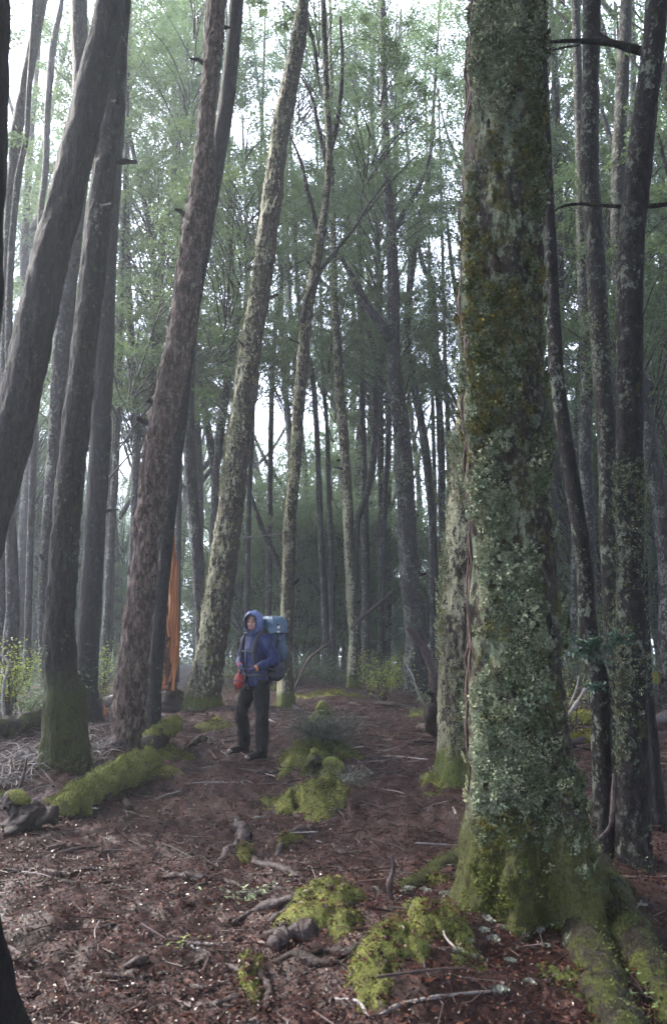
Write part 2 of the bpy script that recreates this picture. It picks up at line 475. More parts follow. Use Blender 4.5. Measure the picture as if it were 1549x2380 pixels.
# ------------------------------------------------------------------ leaf litter, twigs
rng = np.random.default_rng(4)
def scatter_ground(n, ymin, ymax, margin=0.6, power=1.0):
    q = rng.uniform(0, 1, n)
    y = ymin * (ymax / ymin) ** (q ** power)
    x = rng.uniform(-1, 1, n) * (0.44 * y + margin)
    return x, y
LIT = 0.33 * np.array([1.0, 0.95, 1.02]) * np.array([[0.026, 0.012, 0.012], [0.050, 0.019, 0.017], [0.080, 0.027, 0.020], [0.13, 0.045, 0.025], [0.19, 0.085, 0.05], [0.26, 0.19, 0.15], [0.08, 0.09, 0.04]])
LITP = np.array([0.29, 0.29, 0.21, 0.135, 0.045, 0.004, 0.026])
n = 150000
x, y = scatter_ground(n, 2.2, 19)
pos = np.stack([x, y, ground_z(x, y) + 0.012 + rng.uniform(0, 0.012, n)], 1)
size = rng.uniform(0.010, 0.026, n) * (1 + np.clip(y - 4, 0, 12) * 0.09)
V, Fc = leaf_batch(pos, size, rand_rot(rng, n, 0.5))
tint = np.repeat(LIT[rng.choice(len(LIT), n, p=LITP)] * rng.uniform(0.7, 1.3, (n, 1)), 4, 0)
link('leaf_litter', mesh_np('leaf_litter', V, Fc, M['litter'], tint, False), floor, kind='stuff')

M['litter_wet'] = tint_mat('litter_wet', 0.25, 0.38)
n = 16000
x, y = scatter_ground(n, 2.2, 12)
kx = np.exp(-((x + .35 + .05 * (y - 4)) / (.9 + .05 * y)) ** 2); kk = rng.uniform(0, 1, n) < .2 + .8 * kx; x, y = x[kk], y[kk]; n = len(x)      # the trodden, muddy strip stays wet
pos = np.stack([x, y, ground_z(x, y) + 0.02 + rng.uniform(0, 0.015, n)], 1)
V, Fc = leaf_batch(pos, rng.uniform(0.008, 0.022, n) * (1 + np.clip(y - 4, 0, 12) * 0.09), rand_rot(rng, n, 0.4))
link('wet_leaf_litter', mesh_np('wet_leaf_litter', V, Fc, M['litter_wet'], np.repeat(LIT[rng.choice(len(LIT), n, p=LITP)] * rng.uniform(0.5, 1.1, (n, 1)), 4, 0), False), floor, kind='stuff')

LEAF_BIG = []
for k in range(5):
    r2 = np.random.default_rng(70 + k)
    c = LIT[[2, 3, 4, 5, 6][k]]
    prof = [(0, -0.5), (0.17, -0.3), (0.25, 0.0), (0.16, 0.3), (0, 0.5)]
    Vv = [(0, yy, 0.02 * math.sin(yy * 9)) for _, yy in prof] + [(w, yy, 0.09 * w / 0.25 + r2.uniform(-.02, .04)) for w, yy in prof[1:4]] + [(-w, yy, 0.09 * w / 0.25 + r2.uniform(-.02, .04)) for w, yy in prof[1:4]]
    ff = [(0, 5, 1), (1, 5, 6), (1, 6, 2), (2, 6, 7), (2, 7, 3), (3, 7, 4), (0, 1, 8), (1, 9, 8), (1, 2, 9), (2, 10, 9), (2, 3, 10), (3, 4, 10)]
    LEAF_BIG.append(mesh_np('fallen_leaf', Vv, np.array(ff), M['litter'], np.tile(c, (11, 1)), False))
x, y = scatter_ground(240, 2.3, 5.5, 0.2)
zz = ground_z(x, y)
for k in range(240):
    o = link('fallen_leaf', LEAF_BIG[rng.choice(5, p=[.36, .34, .18, .04, .08])], floor, loc=(x[k], y[k], zz[k] + 0.026),
             rot=(rng.normal(0, .35), rng.normal(0, .35), rng.uniform(0, 6.28)), scale=rng.uniform(0.028, 0.055))

def twig_batch(n, ymin, ymax, lmin, lmax, rmin, rmax, pale=0.3, xr=None, lift=0.012, tilt=0.12):
    if xr is None: x, y = scatter_ground(n, ymin, ymax)
    else:
        x = rng.uniform(xr[0], xr[1], n); y = rng.uniform(ymin, ymax, n)
    L = rng.uniform(lmin, lmax, n) ; a = rng.uniform(0, 2 * math.pi, n); t = rng.normal(0, tilt, n)
    d = np.stack([np.cos(a) * np.cos(t), np.sin(a) * np.cos(t), np.sin(t)], 1)
    s = np.stack([-np.sin(a), np.cos(a), np.zeros(n)], 1); w = np.cross(d, s)
    r = rng.uniform(rmin, rmax, n)
    c = np.stack([x, y, ground_z(x, y) + lift + r], 1)
    bend = s * (rng.normal(0, 0.12, n) * L)[:, None]
    rings = []
    for f, rr in ((-0.5, 1.0), (0.0, 0.85), (0.5, 0.4)):
        cc = c + d * (L * f)[:, None] + bend * (1 - 4 * f * f)
        for th in (0, 2.094, 4.189):
            rings.append(cc + (s * math.cos(th) + w * math.sin(th)) * (r * rr)[:, None])
    V = np.stack(rings, 1).reshape(-1, 3)
    b = np.arange(n)[:, None] * 9
    q = [[i * 3 + j, i * 3 + (j + 1) % 3, i * 3 + 3 + (j + 1) % 3, i * 3 + 3 + j] for i in range(2) for j in range(3)]
    Q = np.concatenate([b + np.array([k]) for k in q])
    base = np.where(rng.uniform(0, 1, (n, 1)) < pale, np.array([[0.12, 0.095, 0.09]]), np.array([[0.035, 0.022, 0.02]])) * rng.uniform(0.6, 1.4, (n, 1))
    return V, [Q], np.repeat(base, 9, 0)
parts = [twig_batch(3000, 2.3, 16, 0.05, 0.22, 0.0012, 0.003, 0.15), twig_batch(1500, 8, 16, 0.15, 0.6, 0.003, 0.008, 0.35),
         twig_batch(900, 7.5, 11.5, 0.15, 0.6, 0.002, 0.006, 0.5, (-5, -2.6), 0.03, 0.3), twig_batch(500, 2.4, 7, 0.15, 0.4, 0.002, 0.005, 0.2)]
V, fl = merge([(a, b) for a, b, c in parts])
link('twig_litter', mesh_np('twig_litter', V, fl, M['twig'], np.concatenate([c for a, b, c in parts]), False), floor, kind='stuff')

# ------------------------------------------------------------------ trees
def trunk_surface(pts, rad, n, nu, root, relief=0.12, rf=(6, 6, 1.6), fine=0.05, flare=None, seed=0, flakes=0.0):
    """trunk mesh in world space: V, Q, outward D"""
    C, r = spline(pts, rad, n)
    T = np.gradient(C, axis=0); T /= np.linalg.norm(T, axis=1)[:, None]
    ref = np.array([0, 1.0, 0])
    e1 = ref - T * (T @ ref)[:, None]; e1 /= np.linalg.norm(e1, axis=1)[:, None]
    e2 = np.cross(e1, T)
    th = np.arange(nu) / nu * 2 * math.pi                # 0 = away from the camera (+y), clockwise towards +x
    D = e1[:, None, :] * np.cos(th)[None, :, None] + e2[:, None, :] * np.sin(th)[None, :, None]
    rr = np.repeat(r[:, None], nu, 1)
    if flare is not None:
        h = np.clip(C[:, 2] - C[0, 2], 0, None)
        for ang, amp, hh, sig in flare:
            d = np.abs((th - ang + math.pi) % (2 * math.pi) - math.pi)
            rr = rr + amp * np.exp(-h / hh)[:, None] * np.exp(-(d / sig) ** 2)[None, :]
    V = (C[:, None, :] + D * rr[:, :, None]).reshape(-1, 3)
    Dn = D.reshape(-1, 3); r0 = np.repeat(r, nu)
    q = V * np.array(rf)
    dsp = relief * fbm(q, 3, seed) + fine * fbm(V * np.array([22, 22, 7]), 3, seed + 3)
    if flakes:
        st = fbm(V * np.array([14, 14, 5]), 2, seed + 8)
        dsp = dsp + flakes * (np.floor(st * 3) / 3)
    V = V + Dn * (r0 * dsp)[:, None]
    i = np.arange(n - 1)[:, None] * nu; j = np.arange(nu)[None, :]; j2 = (j + 1) % nu
    Q = np.stack([i + j, i + nu + j, i + nu + j2, i + j2], -1).reshape(-1, 4)
    return V, Q, Dn

def frond_mesh(seed, lobes=11, slim=1.0):
    """one foliose lichen / moss tuft about 1 unit across, its base at the origin and growing along +z"""
    r2 = np.random.default_rng(seed)
    P = [];
    for k in range(lobes):
        a = r2.uniform(0, 6.28); e = r2.uniform(0.15, 1.2); L = r2.uniform(0.35, 0.75)
        d = np.array([math.cos(a) * math.cos(e), math.sin(a) * math.cos(e), math.sin(e)])
        s = np.cross(d, [0.3, 0.2, 0.9]); s /= np.linalg.norm(s) + 1e-6
        b = np.array([r2.uniform(-.12, .12), r2.uniform(-.12, .12), -0.05]); w = r2.uniform(0.12, 0.22) * slim
        c1 = b + d * L * 0.55; up = np.cross(s, d) * r2.uniform(-.12, .12)
        Vv = np.array([b - s * 0.05, b + s * 0.05, c1 + s * w + up, c1 - s * w + up, b + d * L + s * w * 0.5 - up * 1.2, b + d * L - s * w * 0.6 - up * 1.2])
        P.append((Vv, [np.array([[0, 1, 2, 3], [3, 2, 4, 5]])]))
    return merge(P)
FROND = [frond_mesh(100 + k, 9) for k in range(6)]
def lump_mesh(seed, lobes=54):
    """a frilly lichen lump: many small lobes standing out of a low dome"""
    r2 = np.random.default_rng(seed); P = []
    for k in range(lobes):
        a = r2.uniform(0, 6.28); rr = r2.uniform(0, 1) ** .6 * .55
        b = np.array([math.cos(a) * rr, math.sin(a) * rr * 1.2, .30 * (1 - (rr / .6) ** 2)])
        d = b * [1, 1, .4] + r2.normal(0, .35, 3) + [0, 0, .35]; d /= np.linalg.norm(d)
        s_ = np.cross(d, r2.normal(0, 1, 3)); s_ /= np.linalg.norm(s_) + 1e-6
        L = r2.uniform(.10, .23) * (1.6 if lobes < 20 else 1); w = L * r2.uniform(.3, .55)
        P.append((np.array([b - s_ * w * .4, b + s_ * w * .4, b + d * L + s_ * w, b + d * L - s_ * w]), [np.array([[0, 1, 2, 3]])]))
    return merge(P)
FINE = [lump_mesh(160 + k) for k in range(6)]
SMALL = [lump_mesh(180 + k, 14) for k in range(6)]
TUFTC = np.array([[0.165, 0.195, 0.125], [0.09, 0.115, 0.065], [0.25, 0.26, 0.16], [0.045, 0.055, 0.018], [0.12, 0.105, 0.027]])

def to_dir(D, spin):
    """matrices turning +z to D"""
    D = D / (np.linalg.norm(D, axis=1)[:, None] + 1e-9)
    ref = np.tile([0, 0, 1.0], (len(D), 1)); ref[np.abs(D[:, 2]) > 0.9] = [1, 0, 0]
    x = np.cross(ref, D); x /= np.linalg.norm(x, axis=1)[:, None]
    y = np.cross(D, x)
    c, s = np.cos(spin)[:, None], np.sin(spin)[:, None]
    return np.stack([x * c + y * s, y * c - x * s, D], -1)

def tufts(pos, D, size, tint, rg, droop=0.35, FROND=FROND):
    D = D + np.array([0, 0, -droop])
    Rm = to_dir(D, rg.uniform(0, 6.28, len(pos)))
    parts, tn = [], []
    which = rg.integers(0, len(FROND), len(pos))
    for k in range(len(FROND)):
        idx = np.where(which == k)[0]
        if not len(idx): continue
        Vf, ff = FROND[k]
        V = np.einsum('nij,kj->nki', Rm[idx], Vf) * size[idx][:, None, None] + pos[idx][:, None, :]
        b = np.arange(len(idx))[:, None, None] * len(Vf)
        parts.append((V.reshape(-1, 3), [(b + f[None]).reshape(-1, f.shape[1]) for f in ff]))
        tn.append(np.repeat(np.repeat(tint[idx] * rg.uniform(0.75, 1.25, (len(idx), 1)), len(Vf) // 4, 0) * rg.uniform(.7, 1.2, (len(idx) * (len(Vf) // 4), 1)), 4, 0) if len(Vf) % 4 == 0 else np.repeat(tint[idx] * rg.uniform(0.75, 1.25, (len(idx), 1)), len(Vf), 0))
    V, fl = merge(parts)
    return V, fl, np.concatenate(tn)

TREES = {}
def extend_up(pts, rad, ztop, taper=0.45):
    """carry a trunk on above the picture"""
    p0, p1 = Vector(pts[1]), Vector(pts[0])            # pts run from the top down
    d = (p1 - p0).normalized()
    d = (d + Vector((0, 0, 1)) * 0.6).normalized()
    if p1.z < ztop:
        k = (ztop - p1.z) / d.z
        return [p1 + d * k, p1 + d * k * 0.5] + list(pts), [rad[0] * taper, rad[0] * 0.75] + list(rad)
    return list(pts), list(rad)

def tree(label, name, pts, Y, mat, base=None, ztop=None, lean_y=0.0, n=170, nu=40, flare=None, relief=0.10, fine=0.05,
         flakes=0.0, seed=0, group=None, cat='tree', lichen=0, lsize=(0.02, 0.05), lside=None, ltint=(0.3, 0.3, 0.2, 0.1, 0.1), zmax_l=9.0, base_r=None):
    """pts: (u, v, width) from the top down; Y depth at the base"""
    P, Rr = [], []
    for (u, v, w) in pts:
        p = at(u, v, Y)
        p = at(u, v, Y + lean_y * max(0, p.z))
        P.append(p); Rr.append(w * 0.44 / F * depth_of(p))          # the bark's relief and crusts bring it back to w
    # foot: sink into the ground
    last = P[-1]
    g = gz(last.x, last.y)
    if last.z > g + 0.05:
        d = (P[-1] - P[-2]); d = d / max(1e-6, -d.z); d.x = max(-.5, min(.5, d.x))
        foot = Vector((last.x + d.x * (last.z - g), last.y, g))
        P.append(foot); Rr.append(base_r or Rr[-1] * 1.03)
    P.append(Vector((P[-1].x, P[-1].y, gz(P[-1].x, P[-1].y) - 0.15))); Rr.append(Rr[-1] * 1.02)
    if ztop: P, Rr = extend_up(P, Rr, ztop)
    P, Rr = P[::-1], Rr[::-1]
    root = thing(name, label, cat, (P[0].x, P[0].y, P[0].z + 0.15), group)
    r0 = Rr[0]
    if flare == 'std':
        rg0 = random.Random(seed)
        flare = [(rg0.uniform(0, 6.28), r0 * rg0.uniform(0.35, 0.9), rg0.uniform(0.15, 0.35), rg0.uniform(0.3, 0.6)) for _ in range(5)]
    V, Q, D = trunk_surface(P, Rr, n, nu, root, relief, fine=fine, flare=flare, seed=seed, flakes=flakes)
    trunk = link('trunk', mesh_np('trunk', off(V, root), Q, mat), root)
    if lichen:
        rg = np.random.default_rng(seed + 50)
        keep = V[:, 2] < zmax_l
        wgt = keep * np.clip(fbm(V * np.array([3, 3, 1.2]), 3, seed + 60) + 0.15, 0, 1) ** 1.2
        wgt = wgt * (D[:, 1] < 0.45)
        if lside is not None:
            wgt = wgt * np.clip(D @ np.array(lside) + 0.35, 0.03, 1) ** 1.5
        idx = rg.choice(len(V), lichen, p=wgt / wgt.sum())
        jit = rg.normal(0, 0.02, (lichen, 3))
        t = TUFTC[rg.choice(5, lichen, p=np.array(ltint) / sum(ltint))]
        Vt, ft, tn = tufts(V[idx] + jit * np.array([1, 0.2, 2]) , D[idx], rg.uniform(lsize[0], lsize[1], lichen) * 1.15, t, rg, .4, SMALL)
        link('lichen_crust', mesh_np('lichen_crust', off(Vt, root), ft, M['lichen'], tn, False), root, kind='stuff')
    TREES.setdefault('list', []).append((root, P, Rr, V, D))
    return root, P, Rr, V, D

# ------------------------------------------------------------------ shared crowns
def crown_mesh(name, seed, clumps, dims, leaves, lsize, mat, spread=(0.5, 1.0), flat=0.35, tilt=0.85):
    rg = np.random.default_rng(seed)
    d = rg.normal(0, 1, (clumps, 3)); d /= np.linalg.norm(d, axis=1)[:, None]
    rad = rg.uniform(0.3, 1.0, clumps) ** 0.6
    c = d * rad[:, None] * np.array(dims)
    n = leaves
    k = rg.integers(0, clumps, n)
    sp = rg.uniform(spread[0], spread[1], clumps)[k]
    q = rg.normal(0, 0.5, (n, 3)) * np.stack([sp, sp, sp * flat], 1)
    q[:, 2] -= 0.10 * (q[:, 0] ** 2 + q[:, 1] ** 2) / sp      # sprays hang at their tips
    pos = c[k] + q
    V, Fc = leaf_batch(pos, rg.uniform(lsize[0], lsize[1], n), rand_rot(rg, n, tilt))
    tv = np.clip(0.5 + 0.32 * rg.normal(0, 1, clumps)[k] * 0.6 + 0.2 * rg.normal(0, 1, n), 0, 1)
    tint = np.repeat(np.stack([tv, tv, tv], 1), 4, 0)
    # twigs from the middle to each clump
    P = []
    for i in range(0, clumps, 2):
        b = c[i]; hd = math.hypot(b[0], b[1]); a = np.array([b[0] * .05, b[1] * .05, b[2] - 0.9 * hd - 0.2])
        m = a + (b - a) * np.array([.4, .4, .6]) + rg.normal(0, 0.12, 3)
        tb = tube([a, m, b], [0.022, 0.015, 0.005], 6, 4, cap=False)
        P.append((tb[0], tb[1]))
    Vt, ft = merge(P)
    return mesh_np(name, V, Fc, mat, tint, False), mesh_np('twigs', Vt, ft, M['bark_far'])
CROWN = [crown_mesh('crown', 200 + k, 54, (2.6, 2.6, 2.2), 9200, (0.048, 0.10), M['leaf_beech'], (0.24, 0.54), 0.45) for k in range(6)]
UNDER = [crown_mesh('crown', 300 + k, 20, (1.2, 1.2, 1.0), 7000, (0.045, 0.085), M['leaf_under'], (0.35, 0.7)) for k in range(3)]

# openings in the roof of the wood where the sky shows through in the photograph: (u, v, half width, half height)
OPEN = ((600, 240, 60, 120), (1010, 225, 55, 85), (50, 130, 60, 110), (1310, 760, 36, 190), (1430, 60, 50, 80), (1525, 250, 30, 60), (200, 30, 30, 40), (870, 1000, 16, 60), (340, 390, 30, 40))
def in_opening(p, m=25):
    d = depth_of(p)
    if d < 3: return False
    u = CX + F * p.x / d; v = CY - F * ((p.z - CAM_Z) * CP - p.y * SP) / d
    return any(((u - a) / (c + m)) ** 2 + ((v - b) / (e + m)) ** 2 < 1 for a, b, c, e in OPEN)
def add_crown(root, loc, scale, rz, which=None, kinds=CROWN, rg=random):
    if kinds is CROWN and in_opening(root.location + Vector(loc)): return None
    cm, tw = kinds[which if which is not None else rg.randrange(len(kinds))]
    c = link('crown', cm, root, loc=loc, rot=(rg.uniform(-.25, .25), rg.uniform(-.25, .25), rz), scale=scale)
    t = link('twigs', tw, c, kind='stuff')
    return c

def limb(root, pts, rad, mat, n=24, nu=8, seed=0, name='limb'):
    V, fl, D = tube(pts, rad, n, nu, 0.18, 9, seed)
    return link(name, mesh_np(name, off(V, root), fl, mat), root)

# ------------------------------------------------------------------ the traced trees
BIGFL = [(math.radians(268), 0.20, 0.32, 0.40), (math.radians(232), 0.16, 0.42, 0.26), (math.radians(200), 0.26, 0.30, 0.25), (math.radians(150), 0.36, 0.42, 0.27),
         (math.radians(118), 0.26, 0.40, 0.25), (math.radians(75), 0.30, 0.4, 0.4), (math.radians(330), 0.25, 0.3, 0.4), (math.radians(20), 0.3, 0.3, 0.4)]
BIG = tree('massive old tree beside the path, thickly coated in moss and pale green lichen', 'moss_covered_tree',
     [(1176, 0, 168), (1171, 125, 188), (1169, 300, 203), (1166, 500, 204), (1165, 793, 205), (1172, 993, 206), (1180, 1143, 210), (1187, 1293, 214),
      (1190, 1443, 225), (1193, 1586, 233), (1202, 1736, 248), (1210, 1836, 262), (1216, 1936, 275), (1222, 2080, 290)],
     4.3, M['bark_big'], ztop=16, n=560, nu=250, relief=0.05, fine=0.085, flare=BIGFL, seed=11, flakes=0.03)

def big_lichen():
    root, P, Rr, V, D = BIG
    rg = np.random.default_rng(8)
    face = np.clip((D @ np.array([-0.05, -1.0, 0])) + 0.30, 0, 1)
    bare = (D @ np.array([-0.99, -0.12, 0])) > 0.95
    nz = fbm(V * np.array([2.6, 2.6, 1.4]), 3, 77)
    crack = fbm(V * np.array([9, 9, 1.1]), 3, 55); w = (face > 0) * (crack > -.28) * ~bare * (V[:, 2] < 6.4) * (V[:, 2] > 0.06) * np.clip(nz + 0.48, 0.0, 1)
    w = w * np.where(V[:, 2] > 0.45, 1, 0.75)
    tri = np.clip((V[:, 2]) / 3.0, 0.5, 1.0); w = w * tri
    n1 = 8000
    idx = rg.choice(len(V), n1, p=w / w.sum())
    tone = fbm(V[idx] * np.array([1.7, 1.7, 1.0]), 3, 91)
    lit = np.clip(.35 - .5 * D[idx][:, 0], .05, .9)                    # side light put into the tints: paler on the lit left, darker right
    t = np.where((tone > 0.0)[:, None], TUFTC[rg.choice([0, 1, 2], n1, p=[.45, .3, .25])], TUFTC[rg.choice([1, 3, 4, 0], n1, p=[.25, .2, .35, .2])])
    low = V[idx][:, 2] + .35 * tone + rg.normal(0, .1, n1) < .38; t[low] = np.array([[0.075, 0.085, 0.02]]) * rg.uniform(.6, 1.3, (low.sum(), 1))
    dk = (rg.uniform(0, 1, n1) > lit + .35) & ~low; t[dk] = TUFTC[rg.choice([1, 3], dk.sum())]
    jit = rg.normal(0, 0.012, (n1, 3)); jit[:, 1] *= 0.2
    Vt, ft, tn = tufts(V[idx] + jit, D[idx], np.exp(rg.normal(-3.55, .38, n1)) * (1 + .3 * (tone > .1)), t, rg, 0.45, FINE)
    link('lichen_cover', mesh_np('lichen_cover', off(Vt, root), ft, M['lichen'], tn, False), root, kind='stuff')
    # the larger tufts, each one a piece
    TM = []
    for k in range(6):
        rk = np.random.default_rng(400 + k)
        sub = [(np.array([0, 0, 0.0]), 1.0)] + [(rk.normal(0, 0.35, 3) * [1, 1, 0.2], rk.uniform(0.5, 0.8)) for _ in range(2)]
        Vs, fs = merge([(FINE[(k + i) % 6][0] * s + o, FINE[(k + i) % 6][1]) for i, (o, s) in enumerate(sub)])
        TM.append([mesh_np('lichen_tuft', Vs, fs, M['lichen'], np.repeat(c * 1.1 * rk.uniform(.5, 1.4, (len(Vs) // 4, 1)), 4, 0), False) for c in TUFTC[:3]])
    n2 = 260
    w2 = w * np.clip(fbm(V * np.array([1.7, 1.7, 1.0]), 3, 91) + 0.2, 0.02, 1) ** 2
    idx = rg.choice(len(V), n2, p=w2 / w2.sum())
    Rm = to_dir(D[idx] + np.array([0, 0, -0.4]), rg.uniform(0, 6.28, n2))
    from mathutils import Matrix
    for k in range(n2):
        o = link('lichen_tuft', TM[rg.integers(6)][rg.choice(3, p=[.5, .3, .2])], root)
        p = V[idx[k]] - np.array(root.location)
        o.matrix_basis = Matrix.Translation(p) @ Matrix(Rm[k].tolist()).to_4x4() @ Matrix.Scale(rg.uniform(0.035, 0.07), 4)
    # vertical strips of loose fibrous bark on the bare left edge
    for k in range(26):
        a = math.radians(rg.uniform(258, 290)); z0 = rg.uniform(0.6, 5.2)
        ring = np.argmin(np.abs(V[:, 2] - z0) + 3 * (1 - D @ np.array([math.sin(a), math.cos(a), 0])))
        ra = []
        L = rg.uniform(0.25, 0.9)
        for f in np.linspace(0, 1, 7):
            i = np.argmin(np.abs(V[:, 2] - (z0 + L * f)) + 3 * (1 - D @ np.array([math.sin(a), math.cos(a), 0])))
            ra.append(V[i] + D[i] * (0.004 + 0.012 * abs(f - 0.5) * rg.uniform(0, 1)))
        Vb, fb, _ = tube(ra, [0.003, 0.006, 0.008, 0.007, 0.008, 0.006, 0.002], 20, 6, 0.5, 60, k)
        link('bark_strip', mesh_np('bark_strip', off(Vb, root), fb, M['bark_strip']), root)
M['bark_strip'] = wood_mat('bark_strip', (0.02, 0.012, 0.011), (0.10, 0.062, 0.053), stretch=(1, 1, 0.1), scale=30)
big_lichen()

NEAR = [BIG]
# roots running out from the big tree
def ground_line(uv, lift=0.0):
    return [on_ground(u, v) + Vector((0, 0, lift)) for u, v in uv]
def big_root(uv, rad, mat, lift=0.0, seed=0):
    pts = ground_line(uv, lift)
    V, fl, D = tube(pts, rad, 60, 26, 0.28, 7, seed)
    link('root', mesh_np('root', off(V, BIG[0]), fl, mat), BIG[0])
    return V, D
M['bark_rootmoss'] = bark('bark_rootmoss', (0.014, 0.011, 0.01), (0.05, 0.04, 0.032), lich=0.62, mossy=0.47, moss=(0.05, 0.058, 0.015), lichen=(0.16, 0.2, 0.13))
RV = []
RV.append(big_root([(1335, 2080), (1360, 2180), (1398, 2280), (1440, 2390), (1462, 2460)], [0.15, 0.115, 0.095, 0.085, 0.08], M['bark_rootmoss'], -0.01, 1))
RV.append(big_root([(1380, 2050), (1440, 2130), (1515, 2270), (1580, 2400)], [0.14, 0.10, 0.09, 0.07], M['bark_rootmoss'], -0.02, 2))
RV.append(big_root([(1130, 1990), (1050, 2010), (985, 2045), (930, 2075)], [0.13, 0.085, 0.055, 0.03], M['bark_rootmoss'], -0.01, 3))
def root_moss():
    rg = np.random.default_rng(17)
    for k, (V, D) in enumerate(RV + [(BIG[3][BIG[3][:, 2] < .75], BIG[4][BIG[3][:, 2] < .75])]):
        n = 5000 if k < 3 else 16000
        w = (np.clip(D[:, 2] + .2, 0, 1) + .05) * (D[:, 1] < .4)
        idx = rg.choice(len(V), n, p=w / w.sum())
        L = rg.uniform(.5, 1.5, n) * .006; a = rg.uniform(0, 6.28, n)
        p = V[idx] + rg.normal(0, .012, (n, 3))
        sd_ = np.stack([np.cos(a), np.sin(a), np.zeros(n)], 1) * (L * .4)[:, None]
        T = np.stack([p - sd_, p + sd_, p + (D[idx] + rg.normal(0, .5, (n, 3))) * L[:, None]], 1).reshape(-1, 3)
        t = np.repeat(np.array([[0.048, 0.055, 0.015]]) * rg.uniform(.4, 1.6, (n, 1)), 3, 0)
        link('root_moss', mesh_np('root_moss', off(T, BIG[0]), np.arange(3 * n).reshape(-1, 3), M['fuzz'], t, False), BIG[0], kind='stuff')
root_moss()

LSIDE = (-0.95, -0.3, 0)
tree('dark leaning tree crossing the top left corner, its foot outside the picture', 'leaning_tree',
     [(258, -10, 66), (212, 215, 86), (150, 475, 90), (110, 625, 94), (76, 790, 98), (30, 1000, 106), (-45, 1250, 122), (-190, 1760, 140)], 7.4, M['bark_dark'], ztop=17, n=260, nu=64, relief=0.06, fine=0.07, flakes=0.04, seed=21, lichen=120, lsize=(.015, .035), ltint=(.05, .4, 0, .5, .05))
tree('straight dark tree with a thick green moss sleeve round its foot at left', 'mossy_tree',
     [(279, 0, 54), (269, 150, 56), (257, 280, 60), (242, 400, 62), (219, 600, 66), (198, 793, 66), (177, 993, 70), (157, 1193, 71), (143, 1393, 76), (138, 1500, 82), (142, 1583, 86),
      (150, 1606, 100), (154, 1690, 104), (156, 1785, 104)], 8.35, M['bark_moss'], ztop=18, n=420, nu=96, relief=0.07, fine=0.09, flakes=0.03, seed=22, flare='std', lichen=500, lsize=(.015, .035), ltint=(.05, .1, .05, .6, .2), zmax_l=1.1)
tree('dark straight tree just right of the tree with the moss sleeve', 'beech_tree',
     [(283, 0, 44), (272, 200, 48), (262, 380, 50), (247, 600, 54), (242, 793, 54), (234, 993, 54), (223, 1193, 55), (211, 1393, 58), (202, 1583, 58), (207, 1660, 60)], 12.4, M['bark_dark'], ztop=19, n=170, nu=48, relief=0.07, seed=23, flare='std', lichen=260, lsize=(.015, .035), ltint=(.1, .4, .05, .3, .15))
tree('slim grey tree with a pale left edge showing between two darker trees at left', 'beech_tree',
     [(184, 0, 40), (188, 220, 42), (178, 475, 46), (146, 793, 46), (130, 993, 40), (120, 1150, 36), (108, 1300, 34), (104, 1450, 32), (112, 1600, 34)], 13.6, M['bark_grey'], ztop=20, n=150, nu=40, seed=24, lichen=500, lsize=(.015, .035), lside=LSIDE, ltint=(.2, .3, .2, .1, .2))
FLAKY = tree('reddish brown leaning tree with loose flaking bark plates at left of the path', 'flaky_bark_tree',
     [(505, -5, 52), (483, 250, 46), (469, 425, 58), (449, 550, 64), (421, 775, 70), (375, 993, 73), (355, 1143, 72), (338, 1293, 70), (323, 1418, 76), (307, 1568, 80), (298, 1690, 92), (298, 1752, 96)], 9.3, M['bark_flaky'],
     ztop=18, n=560, nu=120, relief=0.07, fine=0.10, flakes=0.10, seed=25, lichen=620, lsize=(.010, .026), lside=(0.9, -0.4, 0), ltint=(.2, .4, .05, .2, .15))
tree('dark twin stem rising close behind the flaking reddish tree', 'twin_stem_tree',
     [(549, 0, 38), (540, 125, 38), (517, 300, 40), (477, 525, 42), (440, 775, 42), (404, 1093, 38), (390, 1218, 38), (376, 1368, 36), (362, 1543, 38), (355, 1680, 42)], 10.8, M['bark_dark'], ztop=18, n=160, nu=44, relief=0.1, seed=26, lichen=420, lsize=(.014, .03), ltint=(.2, .4, .05, .25, .1))
LICH = tree('pale lichen covered leaning tree with a forked foot just left of the hiker', 'lichen_tree',
     [(706, -5, 28), (695, 80, 40), (669, 215, 47), (649, 325, 46), (630, 475, 52), (607, 650, 55), (585, 793, 57), (566, 943, 60), (546, 1093, 62), (521, 1293, 70), (502, 1443, 74), (480, 1573, 76), (475, 1645, 90)], 14.0, M['bark_lichen'],
     ztop=21, n=460, nu=90, relief=0.09, fine=0.11, flakes=0.06, seed=27, flare='std', lichen=3600, lsize=(.016, .042), lside=LSIDE, ltint=(.25, .25, .25, .05, .3), zmax_l=14)
TB = tree('slender lichen spotted tree directly behind the hiker\'s backpack, dead branch sweeping right', 'lichen_tree',
     [(760, 250, 18), (765, 330, 18), (763, 396, 18), (754, 489, 20), (742, 565, 24), (730, 642, 28), (717, 704, 31), (708, 780, 31), (702, 857, 31), (693, 950, 31), (687, 1072, 31), (674, 1200, 32), (668, 1400, 35), (662, 1520, 38), (665, 1632, 48)], 14.6, M['bark_lichen'],
     ztop=17, n=260, nu=48, relief=0.1, fine=0.08, seed=29, flare='std', lichen=1500, lsize=(.016, .038), lside=LSIDE, ltint=(.2, .25, .2, .1, .35))
limb(TB[0], [at(u, v, 14.5) for u, v in ((702, 750), (714, 688), (736, 642), (782, 581), (819, 535), (856, 476), (905, 409))], [.05, .045, .04, .035, .03, .022, .01], M['bark_far'], 40, 8, 1, 'dead_branch')
limb(TB[0], [at(u, v, 14.7) for u, v in ((745, 560), (716, 452), (700, 380), (672, 310))], [.06, .05, .035, .02], M['bark_far'], 24, 8, 2)
